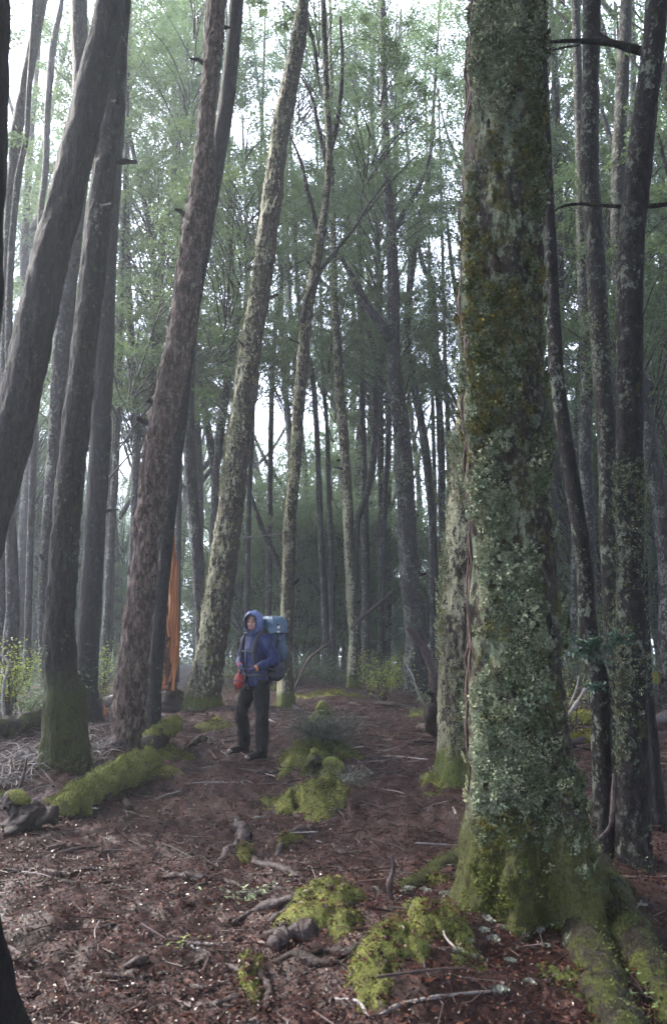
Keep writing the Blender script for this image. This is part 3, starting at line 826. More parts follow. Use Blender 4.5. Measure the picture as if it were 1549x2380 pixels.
limb(TB[0], [at(u, v, 14.8) for u, v in ((763, 400), (740, 300), (722, 220), (700, 180))], [.06, .05, .035, .02], M['bark_far'], 24, 8, 3)
limb(TB[0], [at(u, v, 14.8) for u, v in ((764, 360), (785, 270), (795, 150), (790, 40))], [.07, .055, .04, .03], M['bark_far'], 24, 8, 4)
TC = tree('slender mottled tree in the middle, first right of the hiker along the path', 'beech_tree',
     [(770, 330, 12), (772, 440, 14), (774, 550, 16), (777, 704, 20), (785, 826, 24), (787, 900, 26), (796, 990, 28), (803, 1093, 27), (808, 1193, 27), (815, 1343, 30), (823, 1480, 30), (820, 1590, 34)], 19.0, M['bark_lichen'], ztop=20, n=170, nu=32, seed=30, flare='std', lichen=700, lsize=(.02, .045), lside=LSIDE)
TD = tree('stout mossy tree with a broken side limb in the middle distance', 'beech_tree',
     [(893, 250, 18), (898, 400, 24), (906, 520, 26), (914, 673, 30), (913, 796, 36), (916, 888, 40), (931, 990, 45), (940, 1120, 47), (948, 1293, 49), (957, 1393, 54), (966, 1500, 54), (968, 1585, 66)], 18.6, M['bark_grey'], ztop=21, n=230, nu=44, seed=31, relief=0.14, flare='std', lichen=1300, lsize=(.02, .05), ltint=(.3, .3, .15, .2, .1))
limb(TD[0], [at(u, v, 18.5) for u, v in ((905, 790), (893, 765), (870, 735), (846, 700), (819, 645), (800, 611), (780, 575))], [.14, .13, .11, .10, .085, .06, .03], M['bark_far'], 40, 10, 5)
limb(TD[0], [at(u, v, 18.9) for u, v in ((905, 560), (935, 500), (975, 430), (1000, 350), (1010, 280))], [.08, .07, .06, .04, .02], M['bark_far'], 24, 8, 6)
TE = tree('burl bearing thin tree crowding behind the stout mossy middle tree', 'beech_tree',
     [(1000, 350, 10), (990, 440, 12), (975, 504, 15), (960, 596, 18), (948, 704, 20), (946, 796, 17), (960, 888, 20), (978, 980, 22), (991, 1072, 22), (1003, 1200, 22), (1010, 1500, 26)], 22.5, M['bark_far'], ztop=22, n=150, nu=28, seed=32)
TF = tree('dark fork topped tree between the two middle trees, elbow bend low down', 'beech_tree',
     [(815, 560, 8), (837, 688, 11), (849, 750, 13), (865, 796, 16), (877, 842, 18), (871, 919, 19), (871, 1011, 19), (862, 1100, 18), (848, 1160, 17), (828, 1215, 18), (826, 1400, 20), (830, 1560, 22)], 23.0, M['bark_far'], ztop=22, n=150, nu=28, seed=33)
limb(TF[0], [at(u, v, 23) for u, v in ((875, 850), (886, 780), (884, 700), (890, 600))], [.08, .07, .06, .03], M['bark_far'], 20, 7, 7)
tree('thin straight tree left of the giant tree, forked high up, far back', 'beech_tree',
     [(960, 480, 8), (978, 602, 12), (1000, 657, 16), (1009, 734, 18), (1012, 826, 19), (1018, 919, 20), (1024, 1041, 20), (1026, 1200, 20), (1030, 1500, 24)], 26, M['bark_far'], ztop=23, n=120, nu=24, seed=34)
tree('thinnest straight tree standing against the left edge of the giant tree', 'beech_tree',
     [(1030, 700, 10), (1034, 857, 12), (1040, 1000, 13), (1043, 1200, 14), (1046, 1500, 16)], 28, M['bark_far'], ztop=22, n=90, nu=20, seed=35)
T14 = tree('pale lichen crusted trunk half hidden behind the giant mossy tree', 'lichen_tree',
     [(1120, 300, 70), (1112, 600, 78), (1104, 893, 88), (1092, 1043, 92), (1082, 1193, 96), (1074, 1343, 100), (1067, 1493, 104), (1066, 1650, 106), (1066, 1790, 112)], 8.1, M['bark_lichen'], ztop=17, n=300, nu=90, relief=0.09, fine=0.08, seed=36, flare='std',
     lichen=2600, lsize=(.018, .045), lside=(-0.8, -0.6, 0), ltint=(.3, .15, .4, .05, .25), zmax_l=8)
tree('dark leaning tree immediately right of the giant tree, glossy sprays growing on it', 'leaning_tree',
     [(1262, 200, 26), (1270, 420, 30), (1280, 620, 34), (1288, 793, 38), (1294, 893, 40), (1312, 1018, 40), (1332, 1143, 40), (1354, 1293, 42), (1368, 1493, 48), (1389, 1583, 50), (1394, 1736, 50), (1402, 1886, 48), (1409, 2000, 52)], 5.4, M['bark_right'], ztop=15, n=240, nu=56, relief=0.09, seed=37, lichen=500, lsize=(.008, .02), flare='std', ltint=(.1, .4, .0, .4, .1))
tree('grey trunk seen between the dark leaning tree and the paired right trunks', 'beech_tree',
     [(1345, 300, 26), (1352, 600, 28), (1361, 893, 30), (1358, 1043, 30), (1366, 1250, 32), (1372, 1600, 36)], 15.5, M['bark_grey'], ztop=20, n=130, nu=32, seed=38, lichen=200)
tree('slimmer left one of the paired trunks at right, mossy below mid height', 'mossy_tree',
     [(1374, 0, 45), (1369, 250, 45), (1369, 400, 48), (1380, 550, 48), (1393, 793, 50), (1404, 943, 50), (1411, 1093, 48), (1415, 1343, 42), (1424, 1543, 44), (1428, 1750, 50)], 8.8, M['bark_right'], ztop=17, n=240, nu=56, seed=39, lichen=420, lsize=(.015, .035), ltint=(.2, .2, .2, .3, .2), zmax_l=7)
TR = tree('thicker right one of the paired trunks, grey green lichen on its lower half', 'mossy_tree',
     [(1526, 0, 56), (1511, 150, 58), (1499, 250, 60), (1482, 400, 64), (1466, 550, 66), (1461, 793, 70), (1463, 1043, 70), (1463, 1293, 72), (1468, 1583, 76), (1471, 1786, 82), (1471, 2000, 96)], 5.3, M['bark_right'], ztop=15, n=320, nu=80, relief=0.08, seed=40, lichen=2600, lsize=(.008, .022), ltint=(.35, .3, .1, .15, .1), zmax_l=2.6, flare='std')
tree('short dark leaning trunk at the right edge behind the thicker paired trunk', 'leaning_tree',
     [(1492, 1300, 26), (1500, 1560, 28), (1517, 1740, 32), (1530, 1900, 36), (1540, 1985, 44)], 6.2, M['bark_dark'], n=90, nu=32, seed=41, flare='std')
tree('near dark tree at the left edge with a flared black foot in the bottom corner', 'leaning_tree',
     [(-58, -30, 170), (-66, 350, 180), (-84, 700, 190), (-120, 1300, 210), (-150, 1900, 260), (-150, 2500, 330)], 2.75, M['bark_dark'], n=150, nu=64, relief=0.06, seed=42,
     flare=[(math.radians(105), 0.46, 0.25, 0.6), (math.radians(80), 0.14, 0.3, 0.4), (math.radians(200), 0.2, 0.3, 0.4)])
NEAR = [t for t in TREES['list'] if t[1][-1].z > 10 and t[0].location.y < 14.3]
# limbs that cross the sky at right, all on the thicker paired trunk
for k, (pp, rr) in enumerate((([(1490, 120), (1440, 105), (1400, 85), (1375, 60)], [.024, .02, .014, .008]), ([(1488, 118), (1420, 100), (1340, 95), (1265, 98)], [.035, .028, .02, .012]),
                              ([(1345, 105), (1300, 112), (1268, 122)], [.008, .008, .005]))):
    limb(TR[0], [at(u, v, 5.45) for u, v in pp], rr, M['bark_right'], 26, 8, 20 + k)
limb(TR[0], [at(u, v, 5.4) for u, v in ((1470, 480), (1400, 478), (1340, 474), (1300, 482), (1275, 500))], [.018, .013, .011, .009, .006], M['bark_right'], 26, 8, 25)
limb(TR[0], [at(u, v, 5.3) for u, v in ((1480, 480), (1520, 478), (1580, 470))], [.02, .018, .016], M['bark_right'], 16, 8, 26)

# far trees on the left and in the middle, traced one by one
FAR = [
 ('bent grey tree at the upper left edge, curving to the right', [(98, 0, 30), (85, 60, 30), (60, 200, 32), (38, 320, 32), (25, 500, 28), (16, 700, 26), (10, 1000, 26), (5, 1560, 30)], 15),
 ('wavering thin tree right of the bent grey tree at the left edge', [(66, 250, 14), (62, 320, 14), (45, 400, 17), (30, 550, 18), (22, 700, 18), (22, 1100, 20), (30, 1393, 36), (20, 1600, 44)], 14.5),
 ('lichen tree with a short broken crossbar branch near the top left', [(140, 30, 14), (125, 100, 17), (112, 250, 17), (106, 400, 16), (95, 500, 15), (84, 700, 15), (78, 1000, 16), (70, 1300, 18), (62, 1590, 20)], 18),
 ('thin far tree forming the left arm of a high V behind the flaking tree', [(285, 265, 9), (300, 310, 11), (320, 400, 13), (338, 480, 14), (350, 550, 15), (362, 640, 18), (358, 793, 20), (350, 1000, 20), (345, 1500, 22)], 20),
 ('dark far tree just left of the flaking tree, behind its upper half', [(425, 240, 10), (418, 300, 14), (406, 400, 15), (393, 460, 15), (380, 560, 13), (372, 700, 14), (352, 1000, 15), (350, 1520, 18)], 22),
 ('far tree right of the three dark left trunks, low and dim', [(280, 760, 14), (276, 900, 18), (268, 1100, 18), (250, 1400, 20), (243, 1590, 22)], 20),
 ('reddish far trunk in the gap left of the flaking tree', [(300, 700, 18), (306, 800, 22), (316, 960, 22), (318, 1040, 20), (300, 1500, 22)], 21),
 ('far dark tree with a side fork between the flaking and the lichen tree', [(530, 330, 10), (533, 420, 12), (535, 560, 13), (541, 640, 14), (555, 700, 16), (549, 770, 18), (540, 820, 20), (522, 940, 22), (508, 1040, 21), (498, 1190, 20), (490, 1500, 24)], 20),
 ('mossy bowed tree behind the gap between flaking and lichen trees', [(452, 700, 18), (446, 820, 22), (440, 940, 27), (440, 1040, 29), (447, 1150, 31), (456, 1260, 32), (463, 1380, 30), (470, 1560, 34)], 16.5),
 ('dim leaning tree just above the bowed mossy tree', [(455, 820, 15), (470, 920, 18), (484, 1000, 20), (497, 1090, 20), (510, 1500, 20)], 24),
 ('thin dark tree right of the lichen tree at shoulder height of the hiker', [(590, 900, 12), (584, 1050, 13), (578, 1200, 13), (572, 1540, 16)], 25),
 ('leaning dark trunk crossing behind the hiker\'s hood', [(575, 1120, 8), (592, 1180, 12), (618, 1250, 15), (645, 1310, 16), (660, 1400, 16), (670, 1560, 18)], 26),
 ('tall thin dim tree between lichen tree and the backpack tree', [(640, 560, 10), (655, 640, 12), (640, 760, 13), (632, 900, 14), (628, 1100, 15), (622, 1550, 18)], 27),
 ('two metre gap tree right behind the slender backpack tree', [(690, 640, 10), (700, 760, 11), (724, 860, 13), (735, 990, 15), (742, 1150, 16), (748, 1300, 16), (762, 1560, 20)], 24),
 ('dark thin tree left of the first middle tree, splitting upward', [(748, 800, 8), (752, 900, 10), (760, 1000, 12), (762, 1100, 13), (768, 1250, 15), (772, 1540, 18)], 26),
 ('straight dim trunk just right of the first middle tree', [(843, 1000, 16), (846, 1100, 18), (848, 1250, 20), (850, 1560, 22)], 25),
 ('dim double trunk left of the stout mossy middle tree', [(905, 900, 10), (900, 1040, 13), (893, 1180, 15), (888, 1350, 17), (884, 1560, 20)], 26),
 ('dim trunk right of the stout mossy middle tree', [(1003, 880, 9), (1006, 1000, 11), (1010, 1200, 12), (1008, 1560, 15)], 32),
 ('bare dim trunk beyond the shrub right of the giant tree', [(1440, 500, 12), (1446, 900, 14), (1450, 1500, 16)], 24),
 ('hazy trunk at the right edge beyond the paired trunks', [(1530, 1100, 9), (1536, 1300, 11), (1530, 1560, 13)], 26),
 ('curved hazy trunk above the mossy logs at right', [(1290, 470, 10), (1310, 540, 14), (1340, 600, 15), (1352, 700, 16), (1340, 1000, 18), (1330, 1560, 20)], 19),
 ('leafy far tree in the top right corner beyond the limbs', [(1450, 0, 14), (1440, 200, 15), (1430, 500, 16), (1425, 1500, 20)], 20),
 ('high forked tree whose branches spread at top centre', [(880, 0, 9), (868, 100, 12), (862, 240, 14), (872, 400, 15), (880, 700, 16), (888, 1540, 20)], 27),
 ('tall dim tree between the two middle trees reaching the top edge', [(930, 60, 11), (926, 200, 13), (918, 400, 14), (905, 700, 15), (900, 1540, 18)], 30),
 ('tall slim tree left of the flaking tree reaching the top edge', [(430, 20, 11), (432, 250, 13), (425, 600, 14), (418, 1000, 15), (410, 1540, 18)], 24),
]
fr = random.Random(12)
FARLIST = []
for i, (lab, pts, Y) in enumerate(FAR):
    T = tree(lab, 'beech_tree', pts, Y, M['bark_far'] if i % 3 else M['bark_grey'], ztop=max(17, Y * 0.8 + 3), n=110, nu=22, seed=100 + i, relief=0.12)
    FARLIST.append(T)
# crowns on the traced middle trees
def crown_up(T, zs, scale, rg, dx=1.2, dy=1.2):
    root, P, Rr = T[0], T[1], T[2]
    C = np.array([list(p) for p in P])
    for z in zs:
        x = np.interp(z, C[:, 2], C[:, 0]); yv = np.interp(z, C[:, 2], C[:, 1])
        add_crown(root, (x + rg.uniform(-dx, dx) - root.location.x, yv + rg.uniform(-dy * .4, dy) - root.location.y, z - root.location.z), scale * rg.uniform(.8, 1.2), rg.uniform(0, 6.28), None, CROWN, rg)
for T in FARLIST[3:]:
    Y = T[0].location.y
    zt = T[1][-1].z
    crown_up(T, [zt * f for f in (0.45, 0.68, 0.9)], 0.7 + 0.012 * Y, fr)
for T, zs in ((TB, (9.5, 12, 14.5)), (TC, (10, 13, 16)), (TD, (9, 12, 15, 18)), (TE, (9, 12, 15)), (TF, (11, 14, 18))):
    crown_up(T, zs, 0.8, fr, 1.6, 1.6)

# ------------------------------------------------------------------ filler trees beyond, built from shared meshes
def filler(seed):
    rg = random.Random(seed)
    H = 25; bx, by = rg.uniform(-2.6, 2.6), rg.uniform(-1.2, 1.2)
    pts = [Vector((0, 0, -0.3)), Vector((rg.uniform(-.2, .2), 0, 3)), Vector((bx * .3 + rg.uniform(-.7, .7), by * .3, 9)), Vector((bx * .7 + rg.uniform(-.9, .9), by, 16)), Vector((bx, by, H))]
    V, Q, D = trunk_surface(pts, [0.26, 0.2, 0.17, 0.12, 0.05], 60, 14, None, 0.15, seed=seed)
    tm = mesh_np('trunk', V, Q, M['bark_far'])
    limbs = []
    for k in range(5):
        z = rg.uniform(6, 19); a = rg.uniform(0, 6.28); f = z / H
        p = Vector((bx * f * f, by * f * f, z)); L = rg.uniform(2.0, 4.2)
        d = Vector((math.cos(a), math.sin(a), 0))
        Vl, fl, _ = tube([p, p + d * L * .4 + Vector((0, 0, L * .45)), p + d * L * .75 + Vector((0, 0, L * 1.1)), p + d * L * .9 + Vector((0, 0, L * 1.7))], [.10, .08, .05, .02], 16, 7, .2, 5, k)
        limbs.append(mesh_np('limb', Vl, fl, M['bark_far']))
    return tm, limbs
FILL = [filler(500 + k) for k in range(6)]
fr2 = random.Random(31)
taken = []
def place_filler(x, y, label, grp, ncr, zr, sc, name='beech_tree'):
    g = gz(x, y)
    root = thing(name, label, 'tree', (x, y, g), grp); FILLERS.append(root)
    tm, limbs = FILL[fr2.randrange(6)]
    rz = fr2.uniform(0, 6.28)
    w = fr2.uniform(0.7, 1.25)
    tilt = (fr2.uniform(-.05, .05), fr2.uniform(-.06, .06), rz)
    link('trunk', tm, root, rot=tilt, scale=(w, w, sc))
    for lm in limbs: link('limb', lm, root, rot=tilt, scale=(w, w, sc))
    for k in range(ncr):
        z = zr[0] + (zr[1] - zr[0]) * (k + fr2.uniform(0.1, .9)) / ncr
        add_crown(root, (fr2.uniform(-1.6, 1.6), fr2.uniform(-1.6, 1.6), z), fr2.uniform(.8, 1.25), fr2.uniform(0, 6.28), None, CROWN, fr2)
FILLERS = []
def try_spot(y0, y1, mind):
    for _ in range(60):
        y = y0 + (y1 - y0) * fr2.random(); x = fr2.uniform(-1, 1) * (0.46 * y + 1.5)
        if R(-98) < math.atan2(x, y) < R(-38) and fr2.random() < .75: continue      # the wood is thinner toward the sun
        if x < -0.15 * y and fr2.random() < .4: continue
        if all((x - a) ** 2 + (y - b) ** 2 > mind ** 2 for a, b in taken):
            taken.append((x, y)); return x, y
    return None
for T in FARLIST + [TB, TC, TD, TE, TF]: taken.append((T[0].location.x, T[0].location.y))
for i in range(30):
    s = try_spot(24, 40, 1.9)
    if s: place_filler(s[0], s[1], 'slim grey beech trunk with thin leafy crown, dim in the forest haze', 'slim beech trees in the misty middle distance', 3, (4, 24), fr2.uniform(.85, 1.1))
for i in range(34):
    s = try_spot(40, 62, 2.4)
    if s: place_filler(s[0], s[1], 'pale far beech dissolving into the mist between nearer trunks', 'pale far beech trees in the mist', 2, (5, 22), fr2.uniform(.9, 1.15))

# the wood carries on to both sides of the view
for i in range(30):
    sx = -1 if i < 9 else 1
    for _ in range(40):
        y = fr2.uniform(3, 34); x = sx * fr2.uniform(0.47 * y + 2.6, 0.47 * y + 15)
        if all((x - p_) ** 2 + (y - q_) ** 2 > 2.2 ** 2 for p_, q_ in taken): break
    taken.append((x, y))
    if sx < 0 and R(-98) < math.atan2(x, y) < R(-46): continue
    place_filler(x, y, 'grey beech standing beside the view, past the edge of the picture', 'beech trees flanking the view', 5, (2.5, 22), fr2.uniform(.9, 1.1))

# leafy trees beyond the paired right trunks
for (x, y) in ((6.2, 15), (8.2, 17.5), (7.2, 21), (10.5, 21), (9.3, 25), (5.2, 19)):
    taken.append((x, y))
    place_filler(x, y, 'leafy beech filling the sky beyond the paired right trunks', 'leafy beeches beyond the right trunks', 5, (5, 19), fr2.uniform(.9, 1.05))

# understorey saplings
SAP = []
for k in range(3):
    Vl, fl, _ = tube([(0, 0, -.2), (.1, .05, 1.2), (-.05, 0, 2.6), (.1, 0, 4.2)], [.05, .042, .03, .012], 16, 6, .2, 6, 600 + k)
    SAP.append(mesh_np('trunk', Vl, fl, M['bark_far']))
def sapling(x, y, label, grp, s, n=4, name='understorey_tree'):
    root = thing(name, label, 'tree', (x, y, gz(x, y)), grp); FILLERS.append(root)
    link('trunk', SAP[fr2.randrange(3)], root, rot=(0, 0, fr2.uniform(0, 6.28)), scale=s)
    for k in range(n):
        add_crown(root, (fr2.uniform(-.6, .6) * s, fr2.uniform(-.6, .6) * s, s * (1.4 + 3.0 * (k + .5) / n)), s * fr2.uniform(.8, 1.2), fr2.uniform(0, 6.28), None, UNDER, fr2)
for i in range(72):
    s = try_spot(27, 62, 1.2)
    if s: sapling(s[0], s[1], 'bushy dark green sapling growing under the beeches in the haze', 'saplings of the hazy understorey', fr2.uniform(.8, 2.6))

# the far wood that reads as one mass
rg = np.random.default_rng(77)
nclump = 2500; nleaf = 185000
cy_ = rg.uniform(64, 88, nclump); cx_ = rg.uniform(-1, 1, nclump) * (0.52 * cy_ + 4); cz_ = -6 + 26 * rg.uniform(0, 1, nclump) ** 1.7
low = rg.uniform(0, 1, nclump) < .45; cz_[low] = rg.uniform(-3, 4.5, low.sum()); cy_[low] = rg.uniform(50, 70, low.sum()); cx_[low] = rg.uniform(-1, 1, low.sum()) * (.52 * cy_[low] + 4)
k = rg.integers(0, nclump, nleaf)
pos = np.stack([cx_[k], cy_[k], cz_[k]], 1) + rg.normal(0, 1, (nleaf, 3)) * np.array([1.1, 1.1, 0.6])
V, Fc = leaf_batch(pos, rg.uniform(0.2, 0.42, nleaf), rand_rot(rg, nleaf, 0.7))
tv = np.clip(0.5 + 0.25 * rg.normal(0, 1, nleaf), 0, 1)
link('distant_forest', mesh_np('distant_forest', V, Fc, M['leaf_beech'], np.repeat(np.stack([tv] * 3, 1), 4, 0), False), kind='stuff', label='far wood closing the view behind all the trunks', cat='forest')

# crowns of the near trees, above the picture
frn = random.Random(5)
for T in NEAR:
    p = T[1][-1]
    for k in range(3):
        a = frn.uniform(0, 6.28)
        q = p + Vector((math.cos(a) * 1.8, math.sin(a) * 1.8 - 0.6, frn.uniform(-1.5, 1.5)))
        add_crown(T[0], tuple(q - T[0].location), frn.uniform(1.0, 1.35), frn.uniform(0, 6.28), None, CROWN, frn)
# unseen leaf clumps added behind, beside and over the camera to shade the scene
rg = np.random.default_rng(79)
nclump = 2300; nleaf = 100000
ang = rg.uniform(R(50), R(310), nclump); dist = rg.uniform(5, 19, nclump)
c = np.stack([np.sin(ang) * dist, np.cos(ang) * dist, rg.uniform(0, 20, nclump)], 1)
ov = rg.uniform(0, 1, nclump) < 0.5                       # added roof of leaves overhead, out of view
c[ov] = np.stack([rg.uniform(-9, 9, ov.sum()), rg.uniform(-9, 12.5, ov.sum()), rg.uniform(10, 19, ov.sum())], 1)
c = c[(c[:, 2] > 3.5 + 0.95 * c[:, 1]) & ((c[:, 1] < -1) | (np.abs(c[:, 0]) > 7) | (c[:, 2] > 9))]
az_ = np.arctan2(c[:, 0], c[:, 1]); c = c[~((az_ > R(-112)) & (az_ < R(-40)) & (rg.uniform(0, 1, len(c)) < .9))]; nclump = len(c)      # thinned toward the sun to let its light in
k = rg.integers(0, nclump, nleaf)
pos = c[k] + rg.normal(0, 1, (nleaf, 3)) * np.array([0.9, 0.9, 0.5])
V, Fc = leaf_batch(pos, rg.uniform(0.25, 0.46, nleaf), rand_rot(rg, nleaf, 0.7))
tv = np.clip(0.5 + 0.25 * rg.normal(0, 1, nleaf), 0, 1)
link('shade_foliage', mesh_np('shade_foliage', V, Fc, M['leaf_beech'], np.repeat(np.stack([tv] * 3, 1), 4, 0), False), kind='stuff', label='unseen leaf clumps added round the viewpoint for shade', cat='forest')


# say where each of the many similar trees stands: between which two named trees, and how far back
MARKS = [(0, 'left edge'), (130, 'moss sleeved tree'), (207, 'second dark tree'), (320, 'flaking tree'), (500, 'leaning lichen tree'), (592, 'hiker'), (668, 'backpack tree'), (815, 'first middle tree'),
         (960, 'stout middle tree'), (1185, 'giant tree'), (1366, 'dark leaning right tree'), (1466, 'thick right trunk'), (1549, 'right edge')]
KIND = {'slim beech trees in the misty middle distance': 'slim grey beech', 'pale far beech trees in the mist': 'pale far beech', 'saplings of the hazy understorey': 'bushy hazy sapling',
        'leafy beeches beyond the right trunks': 'leafy nearer beech', 'beech trees flanking the view': 'grey beech'}
ORD = ['nearest', 'second nearest', 'third nearest', 'fourth nearest', 'fifth nearest', 'sixth nearest', 'seventh nearest', 'eighth nearest', 'ninth nearest', 'tenth nearest', 'eleventh nearest', 'twelfth nearest', 'thirteenth nearest', 'fourteenth nearest', 'fifteenth nearest', 'sixteenth nearest']
bins = {}
for o in FILLERS:
    u = CX + F * o.location.x / depth_of(o.location + Vector((0, 0, 1)))
    if u < 0 or u > 1549:
        key = (o['group'], 'past the %s of view' % ('left edge' if u < 0 else 'right edge'))
    else:
        k = max(i for i in range(len(MARKS)) if MARKS[i][0] <= u and i < len(MARKS) - 1)
        key = (o['group'], 'between %s and %s' % (MARKS[k][1], MARKS[k + 1][1]))
    bins.setdefault(key, []).append(o)
for (g_, where), L in bins.items():
    L.sort(key=lambda o: o.location.y)
    for i, o in enumerate(L):
        o['label'] = '%s %s, %s there' % (KIND[g_], where, ORD[i] if i < len(ORD) else 'farthest off')
# ------------------------------------------------------------------ moss on the ground
def moss_cap(uv, rx, ry, h, rz, label, mat='moss', seed=0, fuzz=2500, name='moss_mound', fz=0.012, nu=80, nr=30):
    """a cushion of moss lying on the ground round the point seen at uv"""
    p0 = on_ground(*uv)
    root_loc = (p0.x, p0.y, p0.z)
    th = np.arange(nu) / nu * 2 * math.pi; rr = np.linspace(0, 1, nr) ** 0.8
    edge = 1 + 0.30 * fbm(np.stack([np.cos(th) * 1.8, np.sin(th) * 1.8, np.full(nu, seed)], 1), 4, seed, .5)
    X = rr[:, None] * np.cos(th)[None] * edge[None] * rx; Yy = rr[:, None] * np.sin(th)[None] * edge[None] * ry
    c, s = math.cos(rz), math.sin(rz)
    x = (X * c - Yy * s).ravel() + p0.x; y = (X * s + Yy * c).ravel() + p0.y
    r = np.repeat(rr, nu)
    q = np.stack([x, y, np.zeros_like(x)], 1)
    hole = np.clip(fbm(q * 6.5, 4, seed + 9, .6) - .12, 0, 1)
    z = ground_z(x, y) - .10 * hole * (r > .35) + .58 * h * np.clip(1 - r ** 2.2, 0, 1) ** 0.75 * (1 + 0.55 * fbm(q * 5, 3, seed + 1)) + 0.022 * fbm(q * 11, 4, seed + 2, .55) * np.clip(1.1 - r, 0, 1) ** .5 - 0.06 * r ** 4 + 0.012
    V = np.stack([x, y, z], 1)
    i = np.arange(nr - 1)[:, None] * nu; j = np.arange(nu)[None]; j2 = (j + 1) % nu
    Q = np.stack([i + j, i + nu + j, i + nu + j2, i + j2], -1).reshape(-1, 4)
    o = link(name, mesh_np(name, V - np.array(root_loc), Q, M[mat]), None, label, 'moss', 'moss mounds on the forest floor', None, root_loc)
    rg = np.random.default_rng(seed + 5)
    vis = np.where((z > ground_z(x, y) + .008))[0]
    idx = vis[rg.integers(0, len(vis), fuzz)]
    fuzz_on(o, V, idx, rg, fz * .62, mat)
    m = max(6, int(520 * rx * ry / .1))
    ii = vis[rg.integers(0, len(vis), m)]
    Vl, fl = leaf_batch(V[ii] + np.array([0, 0, .012]) - np.array(root_loc), rg.uniform(.014, .03, m), rand_rot(rg, m, .4))
    link('leaf_litter', mesh_np('leaf_litter', Vl, fl, M['litter'], np.repeat(LIT[rg.choice(len(LIT), m, p=LITP)] * rg.uniform(.7, 1.4, (m, 1)), 4, 0), False), o, kind='stuff')
    return o
def fuzz_on(o, V, idx, rg, fz, mat, D=None):
    n = len(idx)
    p = V[idx] + rg.normal(0, 0.012, (n, 3)) * np.array([1, 1, 0.15])
    a = rg.uniform(0, 6.28, n); L = rg.uniform(0.5, 1.5, n) * fz
    up = np.stack([rg.normal(0, .45, n), rg.normal(0, .45, n), np.ones(n)], 1) if D is None else D[idx] + rg.normal(0, .4, (n, 3))
    s = np.stack([np.cos(a), np.sin(a), np.zeros(n)], 1) * (L * 0.3)[:, None]
    T = np.stack([p - s, p + s, p + up * L[:, None]], 1).reshape(-1, 3)
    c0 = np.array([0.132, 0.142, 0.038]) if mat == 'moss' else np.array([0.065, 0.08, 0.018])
    t = np.repeat(c0 * rg.uniform(.5, 1.5, (n, 1)) * np.array([1, 1, 1.0]), 3, 0)
    link('moss_fuzz', mesh_np('moss_fuzz', T - np.array(o.location), np.arange(3 * n).reshape(-1, 3), M['fuzz'], t, False), o, kind='stuff')

moss_cap((772, 2105), 0.24, 0.38, 0.11, 0.25, 'bright moss mound over roots, centre foreground, beside the upright dead twig', 'moss', 1, 12000, fz=.007)
moss_cap((895, 2222), 0.17, 0.32, 0.11, -0.35, 'moss mound nearest the bottom edge, left of the giant tree\'s root', 'moss', 2, 11000, fz=.007)
moss_cap((1005, 2150), 0.22, 0.26, 0.08, 0.5, 'moss patch strewn with leaves between the near moss mound and the giant tree', 'moss', 3, 8000, fz=.007)
moss_cap((1015, 2050), 0.16, 0.12, 0.05, 0.0, 'small moss patch on the left root of the giant tree', 'moss', 4, 2500, fz=.010)
moss_cap((735, 1850), 0.42, 0.42, 0.15, 0.2, 'rounded bright moss mound below the small hollow stump', 'moss', 5, 6000, fz=.014)
moss_cap((690, 1760), 0.30, 0.62, 0.16, -0.2, 'moss mound on the left flank of the heath bush', 'moss', 6, 6000, fz=.015)
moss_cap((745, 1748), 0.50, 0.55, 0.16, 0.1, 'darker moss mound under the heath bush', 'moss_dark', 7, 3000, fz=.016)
moss_cap((505, 1690), 0.32, 0.55, 0.12, 0.15, 'flat moss cushion at the foot of the lichen covered leaning tree', 'moss', 8, 4000, fz=.015)
moss_cap((1040, 1808), 0.30, 0.35, 0.10, 0.0, 'moss cushion round the foot of the pale trunk behind the giant tree', 'moss', 9, 3500, fz=.014)
moss_cap((1010, 1850), 0.16, 0.20, 0.04, 0.3, 'flat moss patch in front of the pale trunk behind the giant tree', 'moss', 10, 1500, fz=.012)
moss_cap((625, 1868), 0.13, 0.22, 0.05, 0.4, 'small pale moss patch left of the rounded mound in the path', 'moss', 11, 1500, fz=.012)
moss_cap((140, 1862), 0.17, 0.15, 0.05, 0.0, 'small moss cushion left of the mossy log', 'moss', 12, 1200, fz=.012)
moss_cap((196, 1822), 0.12, 0.22, 0.07, -0.5, 'small moss cushion between the mossy log and the sleeved tree', 'moss', 13, 1200, fz=.012)
moss_cap((330, 1800), 0.42, 0.35, 0.07, 0.3, 'spreading moss carpet on the upper end of the mossy log', 'moss', 14, 6000, fz=.013)
moss_cap((395, 1762), 0.26, 0.45, 0.12, -0.1, 'moss cushion between the flaking tree and the mossy log', 'moss', 15, 4000, fz=.013)
moss_cap((760, 1612), 0.85, 0.45, 0.06, 0.1, 'low pale moss sheet on the path beyond the heath bush', 'moss', 16, 2500, fz=.02)
moss_cap((665, 1642), 0.34, 0.5, 0.09, 0.1, 'moss collar round the tree behind the backpack', 'moss', 17, 1800, fz=.016)
moss_cap((985, 1660), 0.35, 0.3, 0.06, 0.1, 'thin moss streak near the black stump', 'moss', 18, 900, fz=.015)
moss_cap((585, 2262), 0.10, 0.30, 0.04, 0.12, 'narrow moss strip beside the pale root at the bottom edge', 'moss', 19, 2500, fz=.008)
moss_cap((570, 1985), 0.13, 0.20, 0.04, 0.4, 'moss patch beside the grey gnarled root in the path', 'moss', 20, 1500, fz=.010)
moss_cap((665, 1950), 0.10, 0.22, 0.035, -0.5, 'moss patch beside the hooked root in the path', 'moss', 21, 1500, fz=.010)
moss_cap((1395, 2300), 0.22, 0.40, 0.03, 0.3, 'dark moss carpet on the giant tree\'s nearest root', 'moss_dark', 22, 4000, fz=.006)
